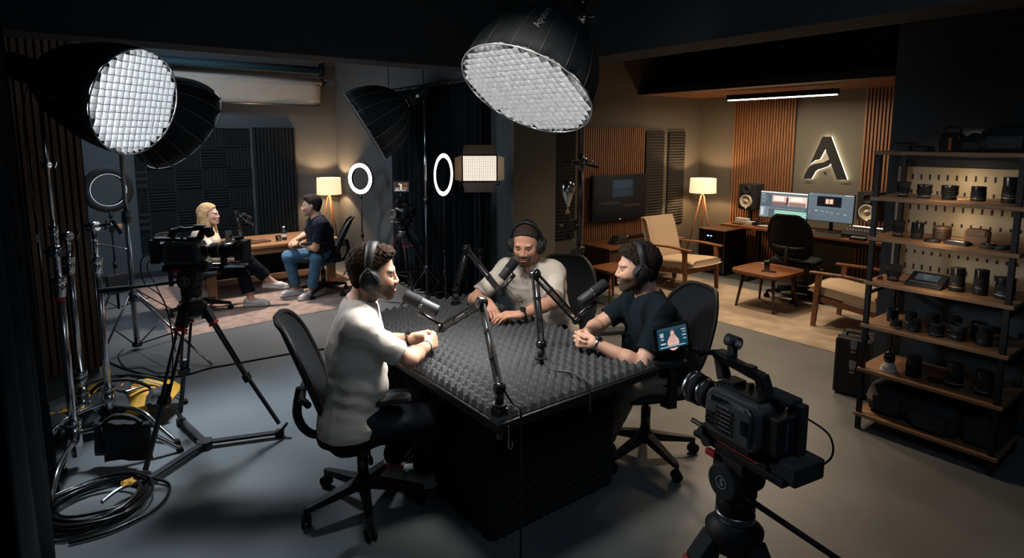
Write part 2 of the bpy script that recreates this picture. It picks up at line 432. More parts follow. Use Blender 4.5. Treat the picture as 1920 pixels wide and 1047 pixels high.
SKIN = dict(a=(.50, .275, .185), b=(.56, .32, .225), c=(.52, .27, .18), d=(.60, .36, .27))
def person(label, base, chest_dir, pel, head, hdir, hup, skin, arms, legs, top, bottom, hair, beard, hs=1., sh_w=.185, female=False, shoe='shoe_white', torso=1., hips_dir=None, sleeve=.62, group=None, tuck=.50):
    """base floor point; pel pelvis centre; head centre; directions are world vectors; arms/legs give world targets"""
    base = (base[0], base[1], 0.)
    f = unit((*chest_dir[:2], 0)); r = nv(f[1], -f[0], 0); up = nv(0, 0, 1)
    hf = unit((*(hips_dir or chest_dir)[:2], 0)); hr = nv(hf[1], -hf[0], 0)
    pel = nv(*pel); head = nv(*head)
    # head axes
    F = unit(hdir); U = np.array(hup, f32); U = unit(U - F * float(U @ F)); Rt = np.cross(F, U)
    nb = head - U * .155 * hs - F * .035 * hs - f * .02          # base of the neck
    sp = nb - pel; ch = pel + sp * .66 - f * .0; wa = pel + sp * .33 + f * .01
    S = [nb + r * s * sh_w - up * .045 for s in (-1, 1)]
    tw = torso
    def torso_sdf(P, g=0.):
        d = rc(P, pel - hr * .075, pel + hr * .075, .125 * tw + g, .125 * tw + g)
        d = smin(d, rc(P, wa - r * .06, wa + r * .06, .112 * tw + g, .112 * tw + g), .07)
        d = smin(d, rc(P, ch - r * .075, ch + r * .075, .118 * tw + g, .118 * tw + g), .08)
        d = smin(d, rc(P, nb - r * (sh_w - .045) - up * .06, nb + r * (sh_w - .045) - up * .06, .068 + g, .068 + g), .07)
        d = smin(d, rc(P, nb - up * .01, nb - r * (sh_w - .03) - up * .04, .05 + g, .055 + g), .05)
        d = smin(d, rc(P, nb - up * .01, nb + r * (sh_w - .03) - up * .04, .05 + g, .055 + g), .05)
        if female:
            d = smin(d, rc(P, ch + f * .075 - r * .065, ch + f * .075 + r * .065, .05 + g, .05 + g), .04)
        return d
    def loc(P): q = P - head; return np.stack([q @ Rt, q @ F, q @ U], 1) / hs
    jw = .88 if female else 1.
    def head_sdf(P):
        q = loc(P); qa = q.copy(); qa[:, 0] = np.abs(qa[:, 0])
        d = ell(q, (0, -.015, .035), (.076, .096, .088))
        d = smin(d, ell(q, (0, .022, -.02), (.062 * jw, .070, .075)), .03)
        d = smin(d, rc(qa, (.052 * jw, .000, -.045), (.020 * jw, .064, -.093), .018, .018), .03)
        d = smin(d, rc(q, (-.008, .078, -.095), (.008, .078, -.095), .016, .016), .022)
        d = smin(d, ell(qa, (.037, .060, -.022), (.026, .026, .028)), .02)
        d = smin(d, rc(q, (-.036, .079, .020), (.036, .079, .020), .011, .011), .016)
        d = smax(d, -ell(qa, (.031, .098, .000), (.017, .017, .012)), .012)
        d = smin(d, rc(q, (0, .086, .012), (0, .104, -.026), .0072, .0108), .010)
        d = smin(d, ell(qa, (.012, .098, -.031), (.0085, .010, .0075)), .006)
        d = smin(d, ell(q, (0, .080, -.060), (.030, .018, .024)), .02)
        d = smin(d, ell(q, (0, .0955, -.0565), (.022, .0095, .0055)), .004)
        d = smin(d, ell(q, (0, .0935, -.0675), (.019, .0100, .0065)), .004)
        d = smax(d, -rc(q, (-.022, .103, -.0618), (.022, .103, -.0618), .0028, .0028), .003)
        d = smin(d, ell(qa, (.0305, .0765, .002), (.0125, .0125, .0125)), .002)     # eyes
        d = smin(d, rc(qa, (.020, .083, .010), (.041, .079, .009), .004, .004), .004)   # lids
        e = ell(qa, (.078, -.004, -.004), (.009, .019, .032)); e = smax(e, -ell(qa, (.088, .002, -.002), (.006, .011, .02)), .005)
        d = smin(d, e, .008)
        n = rc(P, head - U * .055 * hs - F * .022 * hs, nb - up * .02 - f * .005, .056 * hs * jw, .062 * jw)
        d = smin(d, n, .035)
        if beard and beard[0] > .001:
            d = d - beard[0] * np.clip(beardmask(q) * (1 + .2 * nz(q, 120)), 0, 1.4)
        t = torso_sdf(P, -.004)
        return smin(d, t, .04)
    def beardmask(q):
        ax = np.abs(q[:, 0])
        m = 1 / (1 + np.exp(-( -q[:, 2] - .033 + np.clip(.05 - q[:, 1], 0, .1) * .55) / .004))
        m = m * (q[:, 2] > -.125) * (1 / (1 + np.exp(-(q[:, 1] - (-.02) + q[:, 2] * .1) / .004)))
        lips = np.exp(-((q[:, 0] / .021) ** 2 + ((q[:, 2] + .062) / .0085) ** 2) ** 2)
        if beard and beard[2] == 'goatee':
            m = m * np.clip(1.3 - np.clip((ax - .034) / .012, 0, 1), .35, 1)
        return m * (1 - lips)
    sk = np.array(SKIN[skin], f32)
    def head_col(P):
        q = loc(P); qx = np.abs(q[:, 0]); c = np.ones((len(P), 3), f32) * sk * (1 + .05 * nz(P, 60))[:, None]
        def mix(m, col):
            nonlocal c; m = np.clip(m, 0, 1)[:, None]; c = c * (1 - m) + np.array(col, f32) * m
        mix(.35 * np.exp(-((qx - .038) ** 2 + (q[:, 2] + .025) ** 2) / .0004) * (q[:, 1] > .03), sk * nv(1.05, .75, .7))
        if beard: mix(beardmask(q) * beard[1], hair['col'])
        front = q[:, 1] > .05
        mix(np.exp(-((q[:, 0] / .023) ** 2 + ((q[:, 2] + .062) / .0095) ** 2) ** 3) * .75 * (q[:, 1] > .08), (.36, .12, .10) if not female else (.42, .12, .11))
        bz = .0225 - np.abs(qx - .034) * .14
        mix(np.exp(-((q[:, 2] - bz) / .0042) ** 4) * (np.abs(qx - .033) < .019) * .85 * front, np.array(hair['col'], f32) * .8 if not female else (.2, .12, .07))
        de = (qx - .0305) ** 2 / .0115 ** 2 + (q[:, 2] - .001) ** 2 / .0052 ** 2
        mix((de < 1.25) * front * 1., (.06, .035, .03)); mix((de < .85) * front * 1., (.30, .28, .26))
        mix((((qx - .0305) ** 2 + (q[:, 2] - .001) ** 2) < .0046 ** 2) * front * 1., (.02, .012, .01))
        return c
    hv = nv(.19, .20, .17)
    lo = np.minimum(head - .15 * hs, nb - nv(.13, .13, .05)); hi = head + .15 * hs
    lo[2] = nb[2] - .09
    P, Q = surf(head_sdf, lo, hi, .0032)
    parts = [(P, Q, head_col(P))]
    # trunk and legs below the clothes
    def body_sdf(P):
        d = torso_sdf(P, -.012)
        for k in (0, 1):
            L = legs[k]
            d = smin(d, rc(P, L['hip'], L['knee'], .080, .052), .04); d = smin(d, rc(P, L['knee'], L['ankle'], .050, .036), .03)
            d = smin(d, rc(P, L['ankle'], np.array(L['ankle'], f32) + unit(L['toe']) * .10 - up * .04, .033, .026), .02)
        for k in (0, 1):
            d = smin(d, rc(P, S[k], EL[k], .048, .040), .03)
        return d
    EL, arm_parts = [], []
    for k in (0, 1):
        A = arms[k]; el = ik(S[k], A['w'], .285, .255, A['pole']); EL.append(el)
    for k in (0, 1):
        s = (-1, 1)[k]; hf2 = unit(np.array(legs[k]['knee'], f32) - pel)
        legs[k]['hip'] = pel + hr * s * .085 + hf * .02 - up * .01
    allp = np.array([pel, nb, *S, *EL] + [legs[k][j] for k in (0, 1) for j in ('knee', 'ankle')], f32)
    lo, hi = allp.min(0) - .17, allp.max(0) + .17; lo[2] = .01
    for k in (0, 1):
        pass
    P, Q = surf(body_sdf, lo, hi, .012); parts.append((P, Q, np.ones((len(P), 3), f32) * sk))
    WR = []
    for k in (0, 1):
        A = arms[k]; el = EL[k]; w = np.array(A['w'], f32); s = (-1, 1)[k]
        fwd = np.array(A['fwd'], f32); H = hand_prims(w, fwd, A['palm'], A.get('side', -1 if k == 0 else 1) , A['curl'], A.get('spread', .05), A.get('thumb', (.5, .3)), A.get('sc', .98))
        az = S[k] + (el - S[k]) * .45
        def arm_sdf(P, el=el, w=w, az=az, H=H, s=s, k=k):
            d = rc(P, S[k], el, .047 if not female else .040, .041 if not female else .034)
            d = np.maximum(d, -((P - az) @ unit(el - S[k])))
            mid = el + (w - el) * .3
            d = smin(d, rc(P, el, mid, .039, .041) if not female else rc(P, el, mid, .032, .034), .02)
            d = smin(d, rc(P, mid, w, .041 if not female else .033, .026 if not female else .022), .02)
            return smin(d, hand_sdf(P, H), .014)
        pts = [az, el, w] + [b for c_ in H[1] for (_, b, _, _) in c_] + [a for (_, a, _, _) in H[0]]
        pts = np.array(pts, f32)
        P, Q = surf(arm_sdf, pts.min(0) - .055, pts.max(0) + .055, .0032)
        c = np.ones((len(P), 3), f32) * sk * (1 + .05 * nz(P, 60))[:, None]
        tips = np.array([ch_[-1][1] for ch_ in H[1]], f32)
        dm = np.min(np.linalg.norm(P[:, None] - tips[None], axis=2), 1)
        c = c * (1 - .28 * np.clip(1 - dm / .016, 0, 1)[:, None] * nv(0, .9, .8))
        parts.append((P, Q, c)); WR.append((w, unit(w - el)))
    body = mesh_np('person', parts, 'skin', loc=base)
    tag(body, label, 'person', group)
    # top
    def top_sdf(P):
        g = .014
        dn = P @ up
        d = torso_sdf(P, g)
        d = smin(d, rc(P, wa + f * .03 - r * .04, wa + f * .03 + r * .04, .11 * tw, .11 * tw), .06)
        dd = np.maximum(d, (pel[2] - .01 - (tuck - .5)) - P[:, 2] + .015 * np.sin(8 * (P @ r)))
        n1 = nz(P * nv(1, 1, .5), 22, 3); n2 = nz(P * nv(.9, .9, 1.1), 40, 9)
        fold = .010 * np.abs(n1) + .006 * np.abs(n2) - .004
        bend = np.exp(-(((P - wa) @ unit(sp)) / .10) ** 2)
        fold = fold + .0035 * bend * np.sin(70 * (P @ unit(sp)) + 22 * (P @ r) * np.sign(float(r[0])) + 5 * nz(P, 14, 5))
        for k in (0, 1):
            u = unit(EL[k] - S[k]); cut = S[k] + u * .285 * sleeve
            a = rc(P, S[k] - u * .01 - up * .006, EL[k], .058, .060 if not female else .048)
            a = smax(a, (P - cut) @ u, .004)
            dd = smin(dd, a, .035)
        dd = dd + fold
        # neck opening
        dd = smax(dd, -rc(P, nb + up * (.015 if top.get('neck') != 'v' else .0) + f * .012, nb + up * .2 + f * .03, .068 + top.get('open', 0), .085), .006)
        if top.get('neck') == 'v':
            dd = smax(dd, -rc(P, nb + f * .07 - up * .0, nb + f * .13 - up * .12, .028, .008), .005)
        if top.get('hood'): pass
        return dd
    pts = np.array([pel, nb, *S, *[S[k] + (EL[k] - S[k]) * sleeve for k in (0, 1)]], f32)
    P, Q = surf(top_sdf, pts.min(0) - .2, pts.max(0) + .13, .0055)
    mesh_np(top['name'], [(P, Q, None)], top['mat'], body)
    if top.get('collar'):
        cm = MB()
        for s in (-1, 1):
            pts_ = [nb + up * .028 - f * .055 + r * s * .02, nb + up * .030 - f * .02 + r * s * .062, nb + up * .012 + f * .035 + r * s * .058, nb - up * .035 + f * .082 + r * s * .028]
            wd = [.016, .018, .022, .030]; vv = []
            for i, p in enumerate(spline([tuple(map(float, q)) for q in pts_], 4)):
                t = i / 12; w_ = .016 + .016 * t; out = unit(np.array(p) - (nb + f * .01)) ; out[2] = 0
                a_ = np.array(p) + up * .006; b_ = np.array(p) + out * w_ * .9 - up * w_ * .7; c_ = b_ - out * .004 - up * .003; d_ = a_ - out * .005 - up * .002
                vv += [tuple(map(float, z)) for z in (a_, b_, c_, d_)]
            m_ = len(vv) // 4
            fs = [(4 * i + j, 4 * i + (j + 1) % 4, 4 * i + 4 + (j + 1) % 4, 4 * i + 4 + j) for i in range(m_ - 1) for j in range(4)] + [(3, 2, 1, 0), tuple(4 * m_ - 4 + j for j in range(4))]
            cm.add(vv, fs, True)
        cm.build('collar', top['mat'], body, world=True)
    # bottom
    cutz = bottom.get('cut', .14)
    def bot_sdf(P):
        d = np.maximum(torso_sdf(P, .008), (P[:, 2] - (pel[2] + .07)))
        fl = bottom.get('flare', 0)
        for k in (0, 1):
            L = legs[k]; kn, an = np.array(L['knee'], f32), np.array(L['ankle'], f32)
            d = smin(d, rc(P, L['hip'], kn, .098 * (.9 if female else 1), .070), .045)
            e = rc(P, kn, an, .069, .056 + fl)
            u = unit(an - kn); e = smax(e, (P - (an - u * bottom.get('up', .07))) @ u, .004)
            d = smin(d, e, .03)
        return d + .0045 * nz(P, 38, 2) + .003 * nz(P, 80, 12)
    pts = np.array([pel] + [legs[k][j] for k in (0, 1) for j in ('hip', 'knee', 'ankle')], f32)
    P, Q = surf(bot_sdf, pts.min(0) - .15, pts.max(0) + .15, .008)
    mesh_np(bottom['name'], [(P, Q, None)], bottom['mat'], body)
    # shoes
    for k in (0, 1):
        L = legs[k]; an = np.array(L['ankle'], f32); t = unit(L['toe']); sn = unit(np.cross(t, up)); un = unit(np.cross(sn, t)); o = an - un * .065
        def shoe_sdf(P, o=o, t=t, sn=sn, un=un):
            q = np.stack([(P - o) @ sn, (P - o) @ t, (P - o) @ un], 1)
            d = rc(q, (0, -.045, .030), (.003, .11, .024), .036, .037)
            d = smin(d, rc(q, (.003, .11, .022), (0, .165, .018), .036, .030), .02)
            d = smin(d, rc(q, (0, -.035, .045), (0, .0, .068), .034, .036), .03)
            sole = smax(rc(q * nv(1, 1, .25), (0, -.045, 0), (0, .165, 0), .041, .037), np.abs(q[:, 2] - .002) - .012, .004)
            d = smax(d, -q[:, 2], .003)
            d = smin(d, sole, .003)
            d = smax(d, -rc(q, (0, -.01, .09), (0, -.02, .14), .03, .04), .004)
            lace = .002 * np.sin(q[:, 1] * 330) * np.exp(-((q[:, 1] - .06) / .035) ** 2) * (q[:, 2] > .04)
            return d - lace
        P, Q = surf(shoe_sdf, o - .24, o + .24, .005)
        mesh_np('shoe', [(P, Q, None)], shoe, body)
    # hair
    st = hair['style']
    yb = {'short': [(-.11, -.075), (-.075, -.06), (-.045, -.035), (-.02, .004), (.02, .018), (.05, .040), (.07, .072), (.085, .085), (.12, .13)],
          'buzz': [(-.11, -.075), (-.07, -.06), (-.045, -.03), (-.02, .008), (.02, .020), (.052, .036), (.075, .062), (.09, .078), (.12, .13)],
          'long': [(-.3, .050), (-.12, .045), (-.05, .03), (-.02, .012), (.03, .022), (.05, .034), (.07, .06), (.085, .08), (.12, .13)]}[st]
    zz, yy = np.array([a for a, _ in yb], f32), np.array([b for _, b in yb], f32)
    def hair_sdf(P):
        q = loc(P); th = hair['th']
        d = ell(q, (0, -.015, .035), (.076 + th * .6, .096 + th, .088 + th))
        if st != 'long':
            d = smin(d, ell(q, (0, -.03, -.035), (.066 + th * .4, .060 + th * .5, .06)), .03)
        else:
            x = np.abs(q[:, 0]); qa = q.copy(); qa[:, 0] = x
            d = smin(d, rc(qa, (.062, -.01, .02), (.070, -.005, -.13), .034, .036), .03)
            d = smin(d, rc(q, (0, -.07, .02), (0, -.085, -.20), .055, .062), .03)
            d = smin(d, rc(qa, (.06, -.045, -.02), (.06, -.045, -.19), .045, .035), .03)
            d = smin(d, rc(qa, (.068, .0, -.08), (.075, .045, -.22), .036, .022), .03)
        w = hair.get('curl', .004); fr = hair.get('freq', 95)
        k_ = np.clip((q[:, 2] + .01) / .07, .22, 1); cur = k_ * (w * nz(q, fr, 1) + w * .6 * nz(q, fr * 2.1, 7)) + (1 - k_) * .35 * th
        if hair.get('quiff'): d = smin(d, ell(q, (0, .050, .100), (.055, .035, .024)), .03)
        d = d + cur
        m = q[:, 1] - np.interp(q[:, 2], zz, yy).astype(f32) + .004 * nz(q, 180, 4)
        if hair.get('tail'): pass
        d = smax(d, m, .006)
        if st == 'long': d = smax(d, -ell(q, (0, .03, -.14), (.045, .075, .13)), .01)
        return d
    ext = .17 if st != 'long' else .26
    P, Q = surf(hair_sdf, head - ext * hs, head + .15 * hs, .0042 if st != 'long' else .0055)
    hc = np.array(hair['col'], f32) * (1 + .35 * nz(P, 130, 3) + .2 * nz(P * nv(1, 1, .2), 300, 8))[:, None]
    mesh_np('hair', [(P, Q, np.clip(hc, 0, 1))], 'hair_v', body)
    return dict(o=body, head=head, F=F, U=U, Rt=Rt, wr=WR, nb=nb, S=S, EL=EL, hs=hs)

def headphones(p, label, gloss='black', tilt=0.):
    hs = p['hs']; M = MX((V(p['Rt']), V(p['F']), V(p['U']))).transposed().to_4x4(); M.translation = V(p['head'])
    t = thing('headphones', label, 'headphones', tuple(p['head']))
    b = MB(M); arc = []
    for i in range(25):
        a = PI * (i / 24); arc.append(((.094 * math.cos(a)) * hs, (-.012) * hs, (-.012 + .148 * math.sin(a) ** .8) * hs))
    sec = [(-.019, -.004), (.019, -.004), (.019, .007), (-.019, .007)]; vs, fs = [], []
    for i, p_ in enumerate(arc):
        q = V(p_); n_ = V((q.x, 0, q.z + .0)).normalized()
        wd = .75 + .5 * math.sin(PI * i / 24)
        for (u, w) in sec: vs.append(tuple(q + V((0, u * wd, 0)) + n_ * w))
    for i in range(24):
        for k in range(4): fs.append((4 * i + k, 4 * i + (k + 1) % 4, 4 * i + 4 + (k + 1) % 4, 4 * i + 4 + k))
    fs += [(3, 2, 1, 0), (96, 97, 98, 99)]
    b.add(vs, fs, True); b.build('headband', gloss, t, world=True)
    for s in (-1, 1):
        c = MB(M); o = V((s * .078 * hs, -.002, -.014)); F = frame(o, o + V((s, 0, -.08)))
        F = F @ MX.Diagonal((1.12, 1.25, 1.05, 1))
        c.lathe([(.0, -.008), (.034, -.010), (.041, -.004), (.041, .008), (.037, .012)], 24, F); c.build('ear_cushion', 'black_matte', t, world=True)
        c = MB(M); c.lathe([(.037, .011), (.040, .016), (.038, .026), (.030, .032), (.024, .031), (.022, .034), (.0, .035)], 24, F)
        e = c.build('ear_cup', gloss, t, world=True)
        c = MB(M); c.torus(tuple(F @ V((0, 0, .028))), (s, 0, 0), .033, .0016, 28, 6); c.build('trim_ring', 'dark_steel', e, world=True)
        c = MB(M)
        c.tube([(s * .096 * hs, -.012, .045), (s * .112 * hs, -.03, .02), (s * .112 * hs, -.038, -.01)], .004); c.tube([(s * .096 * hs, -.012, .045), (s * .112 * hs, .012, .02), (s * .112 * hs, .034, -.01)], .004)
        c.build('yoke', 'black', t, world=True)
    return t
def wristband(p, k, m, name, r=.031, w=.014, face=None, off=.012):
    a, d = p['wr'][k]; c = V(a) - V(d) * off
    F = frame(c, c + V(d)); b = MB(); b.lathe([(r, -w / 2), (r + .003, -w / 2 * .8), (r + .003, w / 2 * .8), (r, w / 2)], 28, F)
    o = b.build(name, m, p['o'], world=True)
    if face:
        n = V(face).normalized(); n = (n - V(d) * n.dot(V(d))).normalized(); q = c + n * (r + .002)
        fb = MB(); fb.lathe([(.0, -.004), (.019, -.004), (.019, .005), (.016, .0065), (.0, .0065)], 24, frame(q, q + n)); fb.build('watch_face', 'black_gloss', o, world=True)
    return o

# ------------------------------------------------------------------ the room
struct('floor', MB().box((3, 4, -.05), (15, 16, .1)), 'floor')
struct('ceiling', MB().box((3, 4, 3.15), (15, 16, .1)), 'ceiling')
struct('wall_back', MB().box((.6, 9.35, 1.55), (5.9, .2, 3.1)), 'wall_grey')
struct('wall_left', MB().box((-2.4, 5.72, 1.55), (5.1, .16, 3.1)).box((.02, 7.5, 1.55), (.12, 3.5, 3.1)), 'wall_grey')
struct('wall_partition', MB().box((3.80, 6.99, 1.55), (.5, 4.66, 3.1)), 'wall_grey')
struct('wall_partition_end', MB().box((3.82, 4.645, 1.55), (.545, .03, 3.1)), 'wall_warm')
struct('wall_media', MB().box((5.95, 5.6, 1.55), (3.8, .2, 3.1)), 'wall_warm')
struct('wall_desk', MB().box((7.85, 3.0, 1.55), (.2, 5.4, 3.1)), 'wall_warm')
struct('wall_right', MB().box((4.55, -.9, 1.55), (.2, 5.14, 3.1)), 'wall_dark')
struct('wall_lounge_side', MB().box((6.25, 1.35, 1.55), (3.2, .1, 3.1)), 'wall_warm')
b = MB().box((.3, 4.5, 2.775), (6.46, .3, .65)); struct('trim_1', b, 'beam')
b = MB().box((3.37, 1.9, 2.775), (.34, 5.5, .65)); struct('trim_2', b, 'beam')
struct('baseboard_back', MB().box((1.83, 9.235, .04), (3.4, .02, .08)), 'wall_dark')
struct('baseboard_media', MB().box((5.9, 5.49, .04), (3.6, .02, .08)), 'wall_dark')
struct('baseboard_right', MB().box((4.44, .9, .05), (.03, 1.55, .1)), 'wall_grey')

# slatted wall panels
def slats(name, p0, p1, z0, z1, n, nrm, m, label, w=.55, back='black_matte', dep=.022):
    """n slats between p0 and p1 on a dark backing, standing off along nrm"""
    p0, p1, nr = V((*p0, 0)), V((*p1, 0)), V((*nrm, 0)); d = (p1 - p0); L = d.length; u = d.normalized(); a = math.atan2(u.y, u.x)
    c = (p0 + p1) / 2; t = thing(name, label, 'wall panel', (c.x, c.y, z0), a)
    s = 1 if (MX.Rotation(a, 3, 'Z') @ V((0, 1, 0))).dot(nr) > 0 else -1
    MB().box((0, s * .006, (z1 - z0) / 2), (L, .012, z1 - z0)).build('backing', back, t)
    b = MB(); q = L / n
    for i in range(n): b.box((-L / 2 + (i + .5) * q, s * (.012 + dep / 2), (z1 - z0) / 2), (q * w, dep, z1 - z0))
    b.build('slats', m, t); return t
slats('slatted_wall_panel', (-2.3, 5.64), (.17, 5.64), .06, 3.0, 54, (0, -1), 'slat_dark', 'dark vertical wood slat wall behind the left curtain and the chrome stands', w=.66, dep=.03)
slats('slatted_wall_panel', (5.25, 5.5), (6.46, 5.5), .25, 2.0, 30, (0, -1), 'slat_wood', 'vertical wood slat panel on the wall around the wide television')
slats('slatted_wall_panel', (7.75, 4.93), (7.75, 4.03), .02, 2.45, 23, (-1, 0), 'slat_wood', 'tall wood slat panel left of the glowing letter A sign')
slats('slatted_wall_panel', (7.75, 3.20), (7.75, 2.45), .02, 2.45, 19, (-1, 0), 'slat_wood', 'tall wood slat panel right of the glowing letter A sign')
# ceiling canopy over the lounge
t = thing('ceiling_canopy', 'suspended slatted wood canopy with black edge above the desk area', 'ceiling panel', (7.05, 3.6, 2.45))
b = MB()
for i in range(70): b.box((0, -1.88 + i * .0545, .012), (1.36, .032, .024))
b.build('slats', 'slat_wood', t)
MB().box((0, 0, .034), (1.38, 3.82, .016)).build('backing', 'walnut_dark', t)
MB().box((-.70, 0, .035), (.02, 3.84, .08)).box((0, -1.92, .035), (1.42, .02, .08)).box((.0, 1.90, .035), (1.38, .02, .04)).build('edge_frame', 'black_matte', t)
for y in (-1.3, .1, 1.5):
    for x in (-.5, .5): MB().cyl((x, y, .04), (x, y, .65), .004, n=6).build('hanger_rod', 'black', t)
t = thing('pendant_light', 'long black linear pendant light glowing under the wood canopy', 'lamp', (6.80, 3.77, 2.335))
MB().box((0, 0, .035), (.07, 1.34, .06)).build('housing', 'black', t, bevel=.004)
MB().box((0, 0, .0), (.052, 1.31, .012)).build('diffuser', 'bar_glow', t)
for y in (-.5, .5): MB().cyl((0, y, .06), (0, y, .118), .003, n=6).build('hanger_rod', 'steel', t)

# acoustic foam on the back wall behind the interview desk
def wedge_tile(c, w, h, vertical, dep=.035, n=7, nrm=(0, -1, 0), MM=None):
    pass
def foam_tile(parent, x, z, w, h, vert, n=7, dep=.035, m='foam_wall'):
    b = MB(); vs = []; fs = []
    for i in range(2 * n + 1):
        t_ = i / (2 * n); d = -.012 - (dep if i % 2 else 0)
        if vert: vs += [(x + w * t_, d, z), (x + w * t_, d, z + h)]
        else: vs += [(x, d, z + h * t_), (x + w, d, z + h * t_)]
    for i in range(2 * n): fs.append((2 * i, 2 * i + 1, 2 * i + 3, 2 * i + 2) if not vert else (2 * i, 2 * i + 2, 2 * i + 3, 2 * i + 1))
    b.add(vs, fs); b.box((x + w / 2, -.006, z + h / 2), (w, .012, h))
    return b.build('foam_tile', m, parent)
t = thing('acoustic_foam_wall', 'dark checkered foam panel with alternating ribs behind the interview desk', 'acoustic panel', (.82, 9.24, .33))
for i in range(5):
    for j in range(6):
        w = .327 if i else .13; x = 0 if i == 0 else .13 + (i - 1) * .327
        foam_tile(t, x + .004, j * .28 + .002, w - .008, .276, (i + j) % 2 == 0, n=7 if i else 3)
t = thing('acoustic_foam_wall', 'dark foam panel of tall vertical ribs left of the tan floor lamp', 'acoustic panel', (2.30, 9.24, .02))
for q in range(2): foam_tile(t, q * .305 + .002, 0, .301, 2.0, True, n=6, dep=.05)
# horizontally ribbed panels beside the television
for (x0, x1, z0, z1, lb) in ((6.50, 6.89, .62, 1.965, 'olive black ribbed panel right beside the television'), (6.99, 7.36, .62, 1.955, 'olive black ribbed panel nearest the lounge floor lamp')):
    t = thing('acoustic_panel', lb, 'acoustic panel', (x0, 5.497, z0), 0, 'ribbed panels by the television')
    foam_tile(t, 0, 0, x1 - x0, z1 - z0, False, n=34, dep=.02, m='foam_lounge')
t = thing('acoustic_panel', 'dark ribbed panel on the wall behind the light stand pole', 'acoustic panel', (4.80, 5.497, .60))
foam_tile(t, 0, 0, .37, 1.48, False, n=34, dep=.02, m='foam_wall')

# black drapes
def drape(name, pts, z0, z1, amp, freq, label, seed=1, hook=True):
    """pleated cloth along the floor line pts"""
    P = [V((*p, 0)) for p in pts]; L = [0]
    for a, c in zip(P, P[1:]): L.append(L[-1] + (c - a).length)
    N = int(L[-1] * 110); rr = random.Random(seed); ph = rr.random() * 6
    vs, fs = [], []; K = 7
    for k in range(K + 1):
        z = z0 + (z1 - z0) * k / K; am = amp * (1 - .35 * k / K)
        for i in range(N + 1):
            s = L[-1] * i / N
            j = max(q for q in range(len(P) - 1) if L[q] <= s + 1e-6); d = (P[j + 1] - P[j]).normalized(); n = V((-d.y, d.x, 0))
            p = P[j] + d * (s - L[j]) + n * (am * math.sin(freq * s * 2 * PI + ph + .5 * math.sin(s * 3.1 + k * .25)) + am * .4 * math.sin(freq * 1.7 * s * 2 * PI + 1.3 + .3 * k))
            vs.append((p.x, p.y, z))
    for k in range(K):
        for i in range(N): q = k * (N + 1) + i; fs.append((q, q + 1, q + N + 2, q + N + 1))
    b = MB(); b.add(vs, fs, True)
    o = single(name, b, 'curtain', label, 'curtain')
    s = o.modifiers.new('thick', 'SOLIDIFY'); s.thickness = .004
    return o
drape('curtain', [(3.44, 7.05), (3.44, 4.98)], .03, 2.44, .045, 7.0, 'floor length black curtain hanging on the rail between the two rooms', 3)
drape('curtain', [(-.20, 2.2), (-.20, 3.95)], .02, 3.0, .06, 4.0, 'nearest dark teal curtain at the left edge beside the cable coil', 5)
drape('curtain', [(-.34, 3.9), (-.40, 5.5)], .02, 3.0, .05, 4.2, 'dark curtain hanging behind the chrome stands in front of the slat wall', 8)
t = thing('curtain_rail', 'black curtain rail with small silver gliders above the black curtain', 'rail', (3.44, 6.0, 2.47))
MB().cyl((0, -1.25, 0), (0, 1.25, 0), .012).build('rod', 'black', t)
b = MB()
for i in range(30): b.sph((0, -1.0 + i * .07, -.018), (.008, .008, .012), 8)
b.build('gliders', 'steel', t)
for y in (-.9, .2, 1.1): MB().cyl((0, y, 0), (0, y, .62), .006, n=8).build('hanger_rod', 'black', t)

# paper backdrops on rollers under the ceiling
t = thing('backdrop_roll', 'grey beige paper backdrop half unrolled under the ceiling', 'backdrop', (1.9, 8.9, 2.68))
MB().cyl((-1.9, 0, 0), (1.32, 0, 0), .045).build('roll', 'paper_cream', t)
b = MB(); vs = []; fs = []
for i in range(25):
    x = -1.88 + 3.18 * i / 24
    for j in range(6): vs.append((x, -.045 + .012 * j + .006 * math.sin(i * 1.1 + j), -.0 - .066 * j))
for i in range(24):
    for j in range(5): q = i * 6 + j; fs.append((q, q + 1, q + 7, q + 6))
b.add(vs, fs, True); o = b.build('hanging_sheet', 'paper_cream', t); s_ = o.modifiers.new('thick', 'SOLIDIFY'); s_.thickness = .003
MB().cyl((-1.9, .012, -.335), (1.31, .012, -.335), .008).build('bottom_bar', 'steel', t)
for x in (1.34,): MB().box((x, 0, 0), (.03, .09, .13)).cyl((x, 0, 0), (x + .07, 0, 0), .018).build('end_bracket', 'black', t, bevel=.004)
MB().cyl((1.33, 0, 0), (1.36, 0, 0), .05).build('end_cap', 'black', t)
t = thing('backdrop_roll', 'rolled dark teal paper backdrop on the upper roller', 'backdrop', (1.9, 8.98, 2.86))
MB().cyl((-1.9, 0, 0), (1.34, 0, 0), .055).build('roll', 'paper_teal', t)
MB().cyl((1.34, 0, 0), (1.37, 0, 0), .06).build('end_cap', 'black', t)
MB().box((1.39, .05, .02), (.03, .2, .2)).build('end_bracket', 'black', t, bevel=.004)

